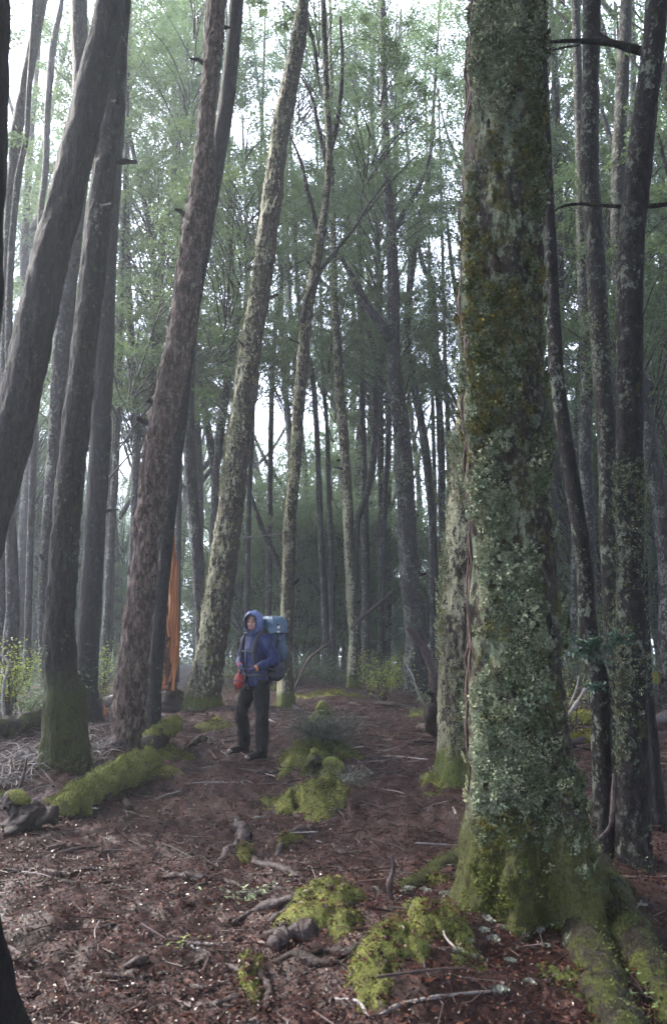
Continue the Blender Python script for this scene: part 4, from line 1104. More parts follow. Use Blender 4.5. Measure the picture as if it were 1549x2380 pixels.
moss_cap((650, 1598), 0.3, 0.3, 0.10, 0.0, 'tiny moss cushion left of the tree behind the backpack', 'moss', 23, 600, fz=.016)
moss_cap((12, 1850), 0.16, 0.12, 0.05, 0.0, 'moss scrap at the left edge above the dark stump', 'moss', 24, 500, fz=.012)

# pale reindeer lichen tufts on the ground near the giant tree
rgl = np.random.default_rng(91)
TUFTM = []
for k in range(4):
    Vs, fs = merge([(FINE[(k + i) % 6][0] * s_ + np.array(o_), FINE[(k + i) % 6][1]) for i, (o_, s_) in enumerate([((0, 0, 0), 1), ((.4, .1, 0), .8), ((-.3, .3, 0), .8), ((0, -.4, 0), .7)])])
    TUFTM.append(mesh_np('ground_lichen', Vs, fs, M['lichen'], np.tile([0.20, 0.215, 0.18], (len(Vs), 1)), False))
for k, (u, v) in enumerate([(1010, 2110), (1035, 2085), (985, 2078), (1060, 2120), (1120, 2170), (1175, 2165), (1210, 2178), (1145, 2190), (1250, 2170), (1085, 2195), (1060, 2215), (945, 2082), (1095, 2230), (1185, 2240), (1230, 2290), (1160, 2310), (1100, 2120), (1000, 2008),
                            (1140, 2020), (870, 2075), (1420, 2075), (1490, 2110), (1475, 2230), (320, 1768), (300, 1772), (880, 1845), (1035, 1752), (900, 1760), (860, 1800), (600, 1905), (1265, 2205), (1130, 2145)]):
    p = on_ground(u, v)
    link('ground_lichen', TUFTM[k % 4], None, 'pale grey green lichen tuft lying on the litter round the giant tree' if k < 23 else 'pale grey lichen tuft lying on the open litter away from the giant tree', 'lichen',
         'ground lichen round the giant tree' if k < 23 else 'ground lichen on open litter', None, (p.x, p.y, p.z + .012), (rgl.uniform(-.2, .2), rgl.uniform(-.2, .2), rgl.uniform(0, 6)), rgl.uniform(.028, .05))

# ------------------------------------------------------------------ logs, roots, sticks, stumps
def lay(name, label, cat, uv, rad, mat, lift=0.4, n=30, nu=9, wob=0.3, wf=10, seed=0, group=None, pts=None):
    P = pts or [on_ground(u, v) + Vector((0, 0, lift * r)) for (u, v), r in zip(uv, rad)]
    c = P[len(P) // 2]
    V, fl, D = tube(P, rad, n, nu, wob, wf, seed)
    o = link(name, mesh_np(name, V - np.array(c), fl, mat), None, label, cat, group, None, tuple(c))
    return o, V, D
def mossy(o, V, D, n, seed, fz=0.014, mat='moss', thr=0.0):
    rg = np.random.default_rng(seed)
    w = np.clip(D[:, 2] - thr, 0, 1)
    idx = rg.choice(len(V), n, p=w / w.sum())
    fuzz_on(o, V, idx, rg, fz, mat, D + np.array([0, 0, .6]))
def moss_sleeve(o, P, rad, n, nu, seed, name='moss_sleeve', mat='moss', grow=1.16, up=0.35, fz=0.013, fuzz=3000):
    """a moss coat lying over the upper side of a log: a part of it"""
    Pu = [p + Vector((0, 0, r * up)) for p, r in zip(P, rad)]
    V, fl, D = tube(Pu, [r * grow for r in rad], n, nu, 0.6, 6, seed)
    m = link(name, mesh_np(name, V - np.array(o.location), fl, M[mat]), o)
    rg = np.random.default_rng(seed); w = np.clip(D[:, 2] + .1, 0, 1)
    idx = rg.choice(len(V), fuzz, p=w / w.sum())
    p = V[idx]; nn = fuzz
    a = rg.uniform(0, 6.28, nn); L = rg.uniform(.5, 1.5, nn) * fz
    s = np.stack([np.cos(a), np.sin(a), np.zeros(nn)], 1) * (L * .35)[:, None]
    up_ = D[idx] + rg.normal(0, .4, (nn, 3)) + np.array([0, 0, .4])
    T = np.stack([p - s, p + s, p + up_ * L[:, None]], 1).reshape(-1, 3) - np.array(o.location)
    c0 = np.array([0.132, 0.142, 0.038]) if mat == 'moss' else np.array([0.15, 0.135, 0.03])
    link('moss_fuzz', mesh_np('moss_fuzz', T, np.arange(3 * nn).reshape(-1, 3), M['fuzz'], np.repeat(c0 * rg.uniform(.5, 1.5, (nn, 1)), 3, 0), False), m, kind='stuff')
M['moss_gold'] = moss_mat('moss_gold', (0.17, 0.165, 0.022))

P = [on_ground(150, 1905) + Vector((0, 0, .03)), on_ground(205, 1866) + Vector((0, 0, .05)), on_ground(250, 1846) + Vector((0, 0, .085)), on_ground(322, 1800) + Vector((0, 0, .05)), on_ground(352, 1775) + Vector((0, 0, .06))]
o, V, D = lay('mossy_log', 'long fallen log under a bright moss coat, lying toward the path at left', 'log', None, [.07, .10, .115, .11, .08], M['rot'], pts=P, n=50, nu=20, seed=3)
moss_sleeve(o, P, [.07, .10, .115, .11, .08], 60, 26, 4, fuzz=7000)
P = [on_ground(352, 1768) + Vector((0, 0, .16)), on_ground(378, 1745) + Vector((0, 0, .20)), on_ground(408, 1718) + Vector((0, 0, .18))]
o, V, D = lay('mossy_log', 'short broken moss topped log leaning beside the flaking tree\'s foot', 'log', None, [.10, .095, .06], M['rot'], pts=P, n=24, nu=18, seed=5)
moss_sleeve(o, P, [.085, .085, .055], 26, 20, 6, fuzz=2500)
for k, (uvs, r, lab) in enumerate((([(1310, 1690), (1360, 1682), (1430, 1668), (1520, 1628), (1600, 1600)], .085, 'golden mossy log, uppermost of the logs lying behind the right trunks'),
                                   ([(1310, 1732), (1370, 1726), (1440, 1722), (1500, 1716)], .06, 'golden mossy log, lowest of the logs lying behind the right trunks'))):
    P = [on_ground(u, v + 14) + Vector((0, 0, r * 1.2 + (.35 if k == 0 and u > 1450 else .06))) for u, v in uvs]
    o, V, D = lay('mossy_log', lab, 'log', None, [r] * len(P), M['log'], pts=P, n=40, nu=14, seed=8 + k)
    moss_sleeve(o, P, [r * .95] * len(P), 44, 18, 9 + k, mat='moss_gold', fuzz=2500, fz=.02)
P = [on_ground(u, v) + Vector((0, 0, .12)) for u, v in ((1420, 1716), (1480, 1702), (1560, 1680), (1620, 1664))]
lay('fallen_log', 'bare grey purple log between the two golden mossy logs at right', 'log', None, [.07, .075, .08, .08], M['log'], pts=P, seed=12)
o, V, D = lay('fallen_log', 'dark fallen log lying in the twiggy undergrowth at the far left edge', 'log', [(-40, 1728), (20, 1716), (70, 1700), (110, 1672)], [.14, .13, .11, .08], M['bark_rootmoss'], 0.9, seed=13, n=60, nu=18, wob=.5)
lay('fallen_log', 'pale grey log with an orange broken end lying behind the dark left trunk', 'log', [(226, 1650), (250, 1642), (285, 1632)], [.09, .10, .10], M['stick_pale'], 0.9, seed=14, nu=12)
e = on_ground(236, 1660); r2 = np.random.default_rng(3)
V, fl, D = tube([e + Vector((-.10, -.1, .03)), e + Vector((0, -.08, .08)), e + Vector((.10, -.08, .02))], [.05, .075, .04], 12, 9, .6, 20, 4)
link('wood_chip', mesh_np('wood_chip', V - np.array(e), fl, M['heartwood']), None, 'bright orange splinter of fresh wood beside the pale log at left', 'wood chip', None, None, tuple(e))

ROOTS = [
 ('dark root winding from the bright foreground mound to the path centre', [(700, 2095), (655, 2075), (610, 2082), (560, 2070), (520, 2085)], [.03, .026, .022, .016, .008], 'rot'),
 ('dark root crossing low between the two near moss mounds', [(860, 2190), (820, 2215), (760, 2210), (715, 2225)], [.026, .024, .018, .01], 'rot'),
 ('buried dark root curling at the lower centre', [(640, 2240), (690, 2222), (730, 2240), (790, 2236)], [.012, .022, .02, .01], 'rot'),
 ('forked dark root on the muddy litter left of the gnarled root', [(400, 2000), (440, 1990), (490, 1998), (520, 1990)], [.01, .018, .018, .012], 'rot'),
 ('dark root running in from the left below the mossy log', [(60, 2060), (120, 2050), (190, 2062), (250, 2050)], [.012, .02, .018, .008], 'rot'),
 ('gnarled grey root bending up out of the path, mossy at its top', [(510, 2008), (530, 1985), (560, 1965), (566, 1940), (552, 1915)], [.02, .035, .045, .05, .04], 'root'),
 ('long grey root running from the gnarled root to the bright moss mound', [(520, 1985), (575, 1990), (600, 2010), (650, 2020), (700, 2040), (735, 2045)], [.03, .03, .028, .03, .026, .02], 'root'),
 ('dark hooked root on the path below the rounded moss mound', [(640, 1995), (655, 1965), (670, 1940), (700, 1933), (735, 1928), (745, 1922)], [.015, .022, .028, .03, .026, .012], 'root'),
 ('thin dark root crossing the path left of centre', [(380, 2040), (420, 2038), (470, 2045), (520, 2048), (575, 2072)], [.018, .026, .022, .018, .01], 'root'),
 ('branching root crossing under the thin dark root', [(400, 2090), (440, 2075), (480, 2052)], [.012, .018, .012], 'root'),
 ('root reaching left from the bright foreground moss mound, upper of three', [(540, 2148), (590, 2122), (640, 2105), (700, 2090)], [.012, .022, .028, .03], 'root'),
 ('root reaching left from the bright foreground moss mound, middle of three', [(610, 2160), (640, 2135), (680, 2122), (715, 2105)], [.012, .02, .025, .028], 'root'),
 ('root reaching left from the bright foreground moss mound, lowest of three', [(520, 2192), (580, 2180), (640, 2168), (690, 2130)], [.008, .012, .016, .02], 'root'),
 ('thick stubby root knuckle at the left end of the bright foreground mound', [(635, 2205), (660, 2190), (695, 2180), (730, 2170)], [.03, .045, .05, .05], 'root'),
 ('pale curved root at the bottom edge left of centre', [(525, 2250), (560, 2256), (600, 2270), (622, 2300), (618, 2345)], [.016, .02, .02, .018, .012], 'root'),
 ('reddish bowed root near the bottom edge', [(430, 2338), (480, 2342), (530, 2332), (570, 2308), (575, 2290)], [.01, .018, .02, .014, .006], 'root'),
 ('dark straight root running toward the pack of roots at the bottom', [(430, 2290), (480, 2300), (540, 2282)], [.01, .014, .01], 'root'),
 ('dark root right of the mossy log ending at the path', [(300, 1880), (285, 1855), (292, 1838), (300, 1830)], [.03, .032, .025, .012], 'rot'),
 ('horizontal dark root joining the mossy log to the path', [(298, 1850), (340, 1846), (395, 1836)], [.025, .03, .025], 'rot'),
 ('low dark roots in front of the hiker\'s boots', [(570, 1808), (610, 1800), (655, 1795)], [.02, .035, .02], 'rot'),
 ('dark root arching out of the litter beside the hiker\'s far boot', [(440, 1738), (455, 1725), (480, 1722), (492, 1730)], [.03, .045, .04, .02], 'rot'),
 ('roots fanning right from the heath bush, upper one', [(835, 1730), (880, 1745), (940, 1770)], [.02, .016, .01], 'stick'),
 ('roots fanning right from the heath bush, lower one', [(820, 1760), (855, 1790), (870, 1800)], [.02, .02, .01], 'stick'),
 ('gnarled root of the tree behind the backpack running right', [(672, 1638), (690, 1648), (705, 1656)], [.06, .05, .02], 'bark'),
]
for k, (lab, uv, rad, mt) in enumerate(ROOTS):
    rad = [r * 1.0 for r in rad]
    lay('tree_root', lab, 'root', uv, rad, M['bark_dark'] if mt == 'bark' else M[mt], 0.25, 70, 10, .55, 22, 40 + k, 'exposed roots on the path')

rt = random.Random(9)
for k in range(34):
    y = rt.uniform(2.7, 7.5); x = rt.uniform(-.30, .26) * y
    a = rt.uniform(-.7, .7) + (math.pi if rt.random() < .5 else 0); L = rt.uniform(.3, .9); P = []
    for j in range(6):
        P.append(Vector((x, y, gz(x, y) + .002 + .006 * math.sin(j * 2 + k))))
        a += rt.uniform(-.5, .5); x += math.cos(a) * L / 5; y += math.sin(a) * L / 5
    r = rt.uniform(.006, .014)
    lay('thin_root', 'thin dark root snaking across the trodden litter of the path', 'root', None, [r * .6, r, r, r * .9, r * .7, r * .3], M['root'], pts=P, n=40, nu=7, wob=.5, wf=30, seed=300 + k, group='thin roots across the path')

STICKS = [
 ('long crooked pale stick lying along the bottom edge', [(770, 2325), (830, 2330), (865, 2370), (925, 2338), (1025, 2318), (1165, 2302)], .008, 'stick_pale'),
 ('dark thin stick curving over the near moss mound', [(790, 2240), (850, 2205), (960, 2190), (1010, 2165)], .006, 'stick'),
 ('pale whitish dead branch lying right of the giant tree\'s roots', [(1425, 2040), (1445, 2085), (1470, 2150), (1520, 2210), (1575, 2270)], .016, 'stick_pale'),
 ('dark thick stick on the litter at left centre', [(290, 2255), (320, 2240), (345, 2228)], .018, 'stick'),
 ('flat dark stick at the left bottom', [(235, 2272), (265, 2274), (305, 2275)], .012, 'stick'),
 ('broken dark stick lying at the left edge', [(-5, 2200), (25, 2210), (60, 2232), (100, 2242)], .013, 'stick'),
 ('pair of dark sticks at upper left of the path, left one', [(110, 1975), (150, 1968), (165, 1972)], .016, 'stick'),
 ('pair of dark sticks at upper left of the path, right one', [(138, 1985), (180, 1976), (230, 1968)], .014, 'stick'),
 ('thin arched twig standing out of the litter left of centre', [(248, 1970), (255, 2000), (270, 2022)], .006, 'stick_pale'),
 ('purple grey slab of bark lying at left', [(100, 2030), (130, 2036), (150, 2040)], .018, 'stick'),
 ('straight stick pointing at the dark roots at centre left', [(235, 2160), (270, 2152), (300, 2146)], .012, 'stick'),
 ('forked pale stick left of the foreground moss mound, upper prong', [(415, 2192), (455, 2196), (520, 2200)], .009, 'stick_pale'),
 ('forked pale stick left of the foreground moss mound, lower prong', [(440, 2198), (470, 2212), (500, 2216)], .009, 'stick_pale'),
 ('black log fragment on the litter beyond the heath bush', [(872, 1638), (910, 1641), (962, 1645)], .05, 'rot'),
 ('pinkish cut log lying just left of the pale trunk', [(972, 1697), (995, 1700), (1024, 1702)], .06, 'stick'),
 ('thin dark branch below the pinkish cut log', [(960, 1726), (990, 1727), (1020, 1724)], .025, 'rot'),
 ('reddish stick right of the small hollow stump', [(835, 1800), (850, 1806), (866, 1804)], .025, 'stick'),
 ('bleached twig propped beside the giant tree\'s left edge', [(1052, 1880), (1058, 1892), (1063, 1905)], .012, 'stick_pale'),
 ('thin reddish stick lying left of the giant tree', [(1050, 1850), (1070, 1862), (1080, 1872)], .01, 'stick'),
 ('dark long stick crossing the litter left of the giant tree', [(765, 1978), (800, 1985), (860, 1978)], .01, 'stick'),
 ('thin stick over litter right of the hooked root', [(735, 1955), (780, 1968), (820, 1990)], .006, 'stick_pale'),
 ('straight stick beside the hooked root at mid path', [(670, 2025), (740, 2020), (790, 2012)], .008, 'stick'),
 ('pale stick lying before the flaking tree', [(375, 1660), (400, 1672), (420, 1690)], .012, 'stick_pale'),
 ('stick by the toe of the hiker\'s far boot', [(515, 1745), (525, 1755), (535, 1762)], .008, 'stick_pale'),
 ('white forked stick lying behind the hiker\'s legs', [(600, 1665), (620, 1672), (640, 1680)], .018, 'stick_pale'),
 ('dark twig beside the moss cushion of the sleeved tree', [(165, 1815), (200, 1800), (215, 1785)], .009, 'stick_pale'),
 ('short vertical twig lying on the rounded moss mound', [(712, 1800), (715, 1828), (712, 1850)], .008, 'stick'),
 ('slanted dark stick behind the paired right trunks', [(1500, 1560), (1520, 1548), (1560, 1530)], .02, 'stick'),
 ('purple stick lying low between the right trunks', [(1362, 1870), (1375, 1858), (1395, 1850)], .022, 'stick'),
 ('thin brown stick between the right trunks', [(1345, 1812), (1365, 1815), (1385, 1812)], .02, 'stick'),
]
for k, (lab, uv, r, mt) in enumerate(STICKS):
    lay('fallen_stick', lab, 'stick', uv, [r * .8, r] + [r * .9] * (len(uv) - 3) + [r * .45], M[mt], 0.8, 30, 8, .3, 18, 80 + k, 'fallen sticks on the forest floor')
fs = random.Random(66)
SM = []
for k in range(8):
    V, fl, D = tube([(-.5, 0, 0), (-.2, fs.uniform(-.1, .1), .01), (.15, fs.uniform(-.1, .1), .02), (.5, fs.uniform(-.12, .12), 0)], [.02, .022, .018, .008], 14, 6, .35, 9, k)
    SM.append([mesh_np('fallen_twig', V, fl, M[m]) for m in ('stick', 'stick_pale', 'root')])
for k in range(120):
    y = fs.uniform(2.5, 13); x = fs.uniform(-.44, .44) * y
    L = fs.uniform(.15, .55) * (0.7 + y * .06)
    link('fallen_twig', SM[fs.randrange(8)][fs.choice([0, 0, 1, 2])], None, 'short dead twig lying loose on the wet red brown litter', 'twig', 'loose twigs scattered over the litter', None,
         (x, y, gz(x, y) + .022), (fs.uniform(-.1, .1), fs.uniform(-.12, .12), fs.uniform(0, 6.28)), (L, L * fs.uniform(.35, .7), L * .6))

def standing(name, label, cat, pts, rad, mat, n=40, nu=10, seed=0, wob=.4):
    c = pts[0]
    V, fl, D = tube(pts, rad, n, nu, wob, 12, seed)
    return link(name, mesh_np(name, V - np.array(c), fl, mat), None, label, cat, None, None, tuple(c))
g = on_ground(905, 2095)
o = standing('dead_twig', 'broken dead twig sticking upright from the litter between the two near moss mounds', 'stick', [g + Vector((.015, 0, -.03)), g + Vector((0, 0, .07)), g + Vector((.02, 0, .15)), g + Vector((.012, 0, .21))], [.020, .015, .010, .006], M['stick'], seed=3)
standing('dead_branch', 'dead branch propped diagonally between the middle trees, upper one', 'branch', [at(912, 1374, 18.3), at(880, 1402, 18.2), at(836, 1438, 18.0), at(815, 1462, 17.9)], [.03, .036, .04, .036], M['stick'], seed=4)
p = at(690, 1562, 16.2)
standing('dead_branch', 'long dead branch propped diagonally just right of the backpack', 'branch', [Vector((p.x - .15, p.y, gz(p.x, p.y))), at(715, 1535, 16.3), at(745, 1508, 16.4), at(778, 1484, 16.5), at(800, 1458, 16.6)], [.026, .026, .022, .018, .012], M['stick'], seed=5)
p = at(1004, 1560, 10.5); q = on_ground(1006, 1610)
standing('dead_snag', 'reddish dead snag curving up and left beside the pale trunk', 'snag', [at(1012, 1640, 10.5), at(1008, 1590, 10.5), at(1000, 1545, 10.5), at(986, 1510, 10.5), at(966, 1478, 10.5), at(946, 1458, 10.5)], [.06, .06, .055, .05, .045, .03], M['stick'], 30, 10, 6)
standing('black_stump', 'black rotten stump at the foot of the reddish snag', 'stump', [on_ground(1008, 1690) + Vector((0, .1, -.1)), at(1007, 1650, 10.3), at(1005, 1610, 10.3)], [.12, .11, .08], M['rot'], 20, 14, 7, .4)
standing('thin_vine', 'thin purple vine stem arching between the two right trunks', 'vine', [at(1378, 1962, 4.9), at(1400, 1940, 4.9), at(1416, 1918, 4.9), at(1420, 1890, 4.9), at(1422, 1850, 5.0), at(1424, 1800, 5.05)], [.014, .013, .013, .013, .011, .008], M['root'], 30, 8, 8)
standing('pale_stick', 'pale stick leaning up left of the dark leaning right tree', 'stick', [at(1322, 1660, 9.5), at(1340, 1632, 9.5), at(1360, 1600, 9.5)], [.025, .024, .02], M['stick_pale'], 14, 8, 9)
standing('pale_stick', 'thin pale twig leaning beside the thicker pale stick at right', 'stick', [at(1322, 1640, 9.7), at(1338, 1600, 9.7), at(1344, 1570, 9.7)], [.012, .012, .008], M['stick_pale'], 14, 7, 10)
standing('white_branch', 'bare white forked branch standing by the yellow shrub in the middle', 'branch', [at(985, 1640, 12.5), at(970, 1610, 12.5), at(958, 1570, 12.6), at(940, 1540, 12.7), at(930, 1520, 12.7)], [.02, .016, .014, .01, .006], M['stick_pale'], 20, 7, 11)
standing('white_branch', 'bare white zigzag stem of the yellow shrub at the left edge', 'branch', [at(16, 1700, 10.6), at(8, 1640, 10.6), at(10, 1590, 10.6), at(22, 1540, 10.6), at(2, 1520, 10.6)], [.028, .022, .02, .016, .01], M['stick_pale'], 26, 8, 12)
standing('fine_twig', 'hair thin twig spanning between the lichen tree and the backpack tree', 'twig', [at(556, 1251, 13.7), at(590, 1246, 13.9), at(625, 1243, 14.1), at(655, 1241, 14.5)], [.012, .012, .010, .012], M['stick_pale'], 16, 6, 13)

# small dark stump with a moss cap, left foreground
def stump(label, base, prof, mat, seed, cap=None, name='rotten_stump', hollow=False):
    o = standing(name, label, 'stump', [base + Vector(q) for q, r in prof], [r for q, r in prof], mat, 40, 26, seed, .7)
    if cap:
        P = [base + Vector(q) for q, r in cap]
        V, fl, D = tube(P, [r for q, r in cap], 16, 14, .3, 12, seed)
        m = link('moss_cap', mesh_np('moss_cap', V - np.array(o.location), fl, M['moss']), o)
    return o
b = on_ground(52, 1930)
o = stump('dark claw shaped stump with moss on top at the left edge', b, [((0, 0, -.05), .12), ((-.01, 0, .08), .12), ((-.05, 0, .17), .085), ((-.12, 0, .25), .04)], M['rot'], 5, [((-.10, -.02, .25), .03), ((-.03, -.03, .235), .05), ((.05, -.03, .20), .03)])
Vb, fb, _ = tube([b + Vector((0, 0, .08)), b + Vector((.1, -.02, .13)), b + Vector((.19, -.02, .11)), b + Vector((.24, 0, .05))], [.08, .075, .06, .03], 30, 18, .7, 16, 3)
link('stump_arm', mesh_np('stump_arm', Vb - np.array(o.location), fb, M['rot']), o)
standing('dead_twig', 'dead twig rising from the claw shaped stump at the left edge', 'stick', [b + Vector((-.07, .02, .22)), b + Vector((-.02, .02, .36)), b + Vector((.0, .02, .50))], [.012, .012, .006], M['stick'], 12, 6, 6)
b = on_ground(735, 1800)
o = stump('small hollow mossy stump standing between the rounded mound and the heath bush', b, [((0.02, 0, -.08), .11), ((0, 0, .06), .10), ((-.02, 0, .16), .065), ((-.03, 0, .22), .05)], M['bark_rootmoss'], 7, [((-.05, -.02, .22), .035), ((-.02, -.02, .235), .045), ((.015, -.02, .21), .03)])
Vb, fb, _ = tube([b + Vector((.07, -.02, .0)), b + Vector((.13, -.02, .10)), b + Vector((.20, -.02, .11)), b + Vector((.24, -.02, .04))], [.06, .065, .065, .05], 16, 12, .3, 12, 4)
link('moss_cap', mesh_np('moss_cap', Vb - np.array(o.location), fb, M['moss']), o)
b = on_ground(748, 1690) + Vector((0, .25, 0))
stump('mossy stump top poking up behind the heath bush', b, [((0, 0, -.1), .18), ((0, 0, .15), .14), ((0, 0, .28), .07)], M['moss_dark'], 9, [((-.05, -.03, .24), .06), ((.0, -.05, .29), .07), ((.05, -.03, .22), .05)], name='mossy_stump')

# the snapped stump with its tall orange slab, behind the flaking tree
def snapped():
    b = on_ground(398, 1650); Y = b.y - .02
    root = thing('snapped_stump', 'snapped stump with a tall splintered slab of fresh orange wood', 'stump', tuple(b))
    V, fl, D = tube([b + Vector((0, 0, -.15)), b + Vector((.02, 0, .15)), b + Vector((.02, 0, .30))], [.25, .215, .19], 24, 26, .35, 9, 3)
    link('stump', mesh_np('stump', off(V, root), fl, M['rot']), root)
    # slab outline (u, v) left and right edges
    prof = [(1240, 401, 402), (1262, 400, 404), (1290, 398, 405), (1312, 396, 406), (1316, 396, 411), (1330, 395, 411), (1370, 393, 411), (1410, 391, 412), (1450, 389, 412), (1490, 388, 413),
            (1520, 390, 412), (1545, 393, 411), (1570, 394, 408), (1586, 396, 405)]
    Vs, n = [], len(prof)
    rgs = np.random.default_rng(2)
    nx = 11; groove = rgs.normal(0, .006, nx); groove[0] = groove[-1] = .02
    for v, a, c in prof:
        for k in range(nx):
            f = k / (nx - 1)
            p = at(a + (c - a) * f + (rgs.uniform(-.8, .8) if k in (0, nx - 1) else 0), v + rgs.uniform(-6, 6) + (rgs.uniform(-14, 4) if v < 1330 or v > 1560 else 0), Y)
            Vs.append((p.x, p.y - .05 * math.sin(math.pi * f) + groove[k] + rgs.uniform(-.008, .008), p.z))
    Vf = np.array(Vs); Vbk = Vf + np.array([0.01, .09, 0])
    m = n * nx
    Q = [[i * nx + k, i * nx + k + 1, (i + 1) * nx + k + 1, (i + 1) * nx + k] for i in range(n - 1) for k in range(nx - 1)]
    Q += [[m + q for q in (i * nx + k, (i + 1) * nx + k, (i + 1) * nx + k + 1, i * nx + k + 1)] for i in range(n - 1) for k in range(nx - 1)]
    for i in range(n - 1):
        Q.append([i * nx, (i + 1) * nx, m + (i + 1) * nx, m + i * nx]); Q.append([i * nx + nx - 1, m + i * nx + nx - 1, m + (i + 1) * nx + nx - 1, (i + 1) * nx + nx - 1])
    for k in range(nx - 1):
        Q.append([k, m + k, m + k + 1, k + 1]); e = (n - 1) * nx; Q.append([e + k, e + k + 1, m + e + k + 1, m + e + k])
    V = np.concatenate([Vf, Vbk])
    link('splintered_slab', mesh_np('splintered_slab', off(V, root), np.array(Q), M['heartwood'], smooth=False), root)
    for k, (uv, r, mt) in enumerate((([(374, 1592), (379, 1565), (382, 1540)], .03, 'heartwood'), ([(388, 1598), (396, 1575), (400, 1555)], .028, 'heartwood'), ([(368, 1625), (370, 1600), (372, 1585)], .03, 'heartwood'), ([(381, 1600), (383, 1580), (386, 1560)], .05, 'heartwood'), ([(399, 1330), (401, 1300), (403, 1268)], .018, 'heartwood'), ([(407, 1360), (409, 1330), (411, 1305)], .016, 'heartwood'), ([(404, 1590), (406, 1570), (408, 1545)], .03, 'heartwood'), ([(393, 1480), (390, 1455), (388, 1425)], .022, 'heartwood'), ([(398, 1345), (400, 1300), (402, 1236)], .03, 'heartwood'), ([(394, 1380), (395, 1345), (397, 1318)], .028, 'heartwood'), ([(402, 1604), (404, 1575), (403, 1540)], .035, 'heartwood'), ([(408, 1604), (410, 1580), (412, 1556)], .022, 'rot'), ([(376, 1606), (378, 1580), (377, 1552)], .03, 'rot'), ([(392, 1606), (393, 1580), (391, 1530)], .03, 'char'), ([(410, 1500), (411, 1470), (413, 1430)], .016, 'heartwood'))):
        pts = [at(u, v, Y - .12) for u, v in uv]
        Vt, ft, _ = tube(pts, [r, r * .8, r * .15], 10, 5, .3, 14, k)
        link('splinter', mesh_np('splinter', off(Vt, root), ft, M[mt], smooth=False), root)
    # twisted dark rotten core between slab and stump
    Vc, fc, _ = tube([at(393, 1600, Y + .02), at(388, 1560, Y - .04), at(383, 1530, Y - .05), at(381, 1500, Y - .04), at(385, 1470, Y - .04), at(384, 1430, Y), at(388, 1390, Y + .03)], [.12, .085, .075, .07, .06, .05, .02], 50, 14, .7, 12, 6)
    link('rotten_core', mesh_np('rotten_core', off(Vc, root), fc, M['char']), root)
snapped()

# loose bark plates on the flaking tree
def plates(T, n, sizes, mat, seed, zmax, side, name='bark_plate'):
    from mathutils import Matrix
    root, P, Rr, V, D = T
    rg = np.random.default_rng(seed)
    PM = []
    for k in range(6):
        r2 = np.random.default_rng(seed + k)
        m = 9; th = np.arange(m) / m * 6.283
        rad = r2.uniform(.6, 1.1, m)
        e = np.stack([np.cos(th) * rad * .32, np.sin(th) * rad * .75, 0.20 + .12 * np.abs(np.sin(th)) + r2.uniform(-.05, .08, m)], 1)
        lo = e.copy(); lo[:, 2] -= .10
        Vp = np.concatenate([[[0, 0, .17]], e, lo])
        Fp = [np.array([[0, 1 + i, 1 + (i + 1) % m] for i in range(m)]), np.array([[1 + i, 1 + m + i, 1 + m + (i + 1) % m, 1 + (i + 1) % m] for i in range(m)])]
        PM.append(mesh_np(name, Vp, Fp, mat, smooth=False))
    w = (V[:, 2] < zmax) * (V[:, 2] > .05) * np.clip(D @ np.array(side) + .45, 0.02, 1) * (D[:, 1] < .35)
    idx = rg.choice(len(V), n, p=w / w.sum(), replace=False)
    for k in range(n):
        d = Vector(D[idx[k]]).normalized(); y = (Vector((0.12, 0, 1)) - d * d.dot(Vector((.12, 0, 1)))).normalized(); x = y.cross(d)
        s = rg.uniform(*sizes)
        Mx = Matrix(((x.x, y.x, d.x), (x.y, y.y, d.y), (x.z, y.z, d.z))).to_4x4()
        o = link(name, PM[rg.integers(6)], root)
        o.matrix_basis = Matrix.Translation(V[idx[k]] - np.array(root.location) - np.array(d) * s * .06) @ Mx @ Matrix.Diagonal((s, s * rg.uniform(.7, 1.5), s * .7, 1))
plates(FLAKY, 150, (.045, .12), M['bark_flaky'], 700, 8.5, (-.75, -.55, 0))
plates(LICH, 60, (.05, .11), M['bark_lichen'], 720, 11, (-.4, -.8, 0))
plates(TREES['list'][2], 0, (.05, .1), M['bark_dark'], 740, 8, (0, -1, 0))

def stubs(T, n, seed, mat, zr, lr):
    root, P, Rr, V, D = T
    rg = np.random.default_rng(seed)
    ok = np.where((V[:, 2] > zr[0]) & (V[:, 2] < zr[1]) & (D[:, 1] < .3))[0]
    for i in rg.choice(ok, n):
        d = D[i] + np.array([0, 0, rg.uniform(-.1, .6)]); L = rg.uniform(*lr)
        r = rg.uniform(.018, .04)
        Vt, ft, _ = tube([V[i] - d * .05, V[i] + d * L * .4, V[i] + d * L + rg.normal(0, .02, 3)], [r * 1.5, r, r * .7], 12, 8, .5, 20, int(i))
        link('branch_stub', mesh_np('branch_stub', off(Vt, root), ft, mat), root)
for i, (T, n) in enumerate(((TREES['list'][1], 3), (TREES['list'][2], 4), (TREES['list'][3], 5), (TREES['list'][4], 4), (FLAKY, 5), (LICH, 7), (TB, 4), (TC, 5), (TD, 7), (T14, 3))):
    stubs(T, n, 900 + i, M['bark_dark'] if T is not LICH else M['bark_lichen'], (1.6, 9.5), (.05, .22))

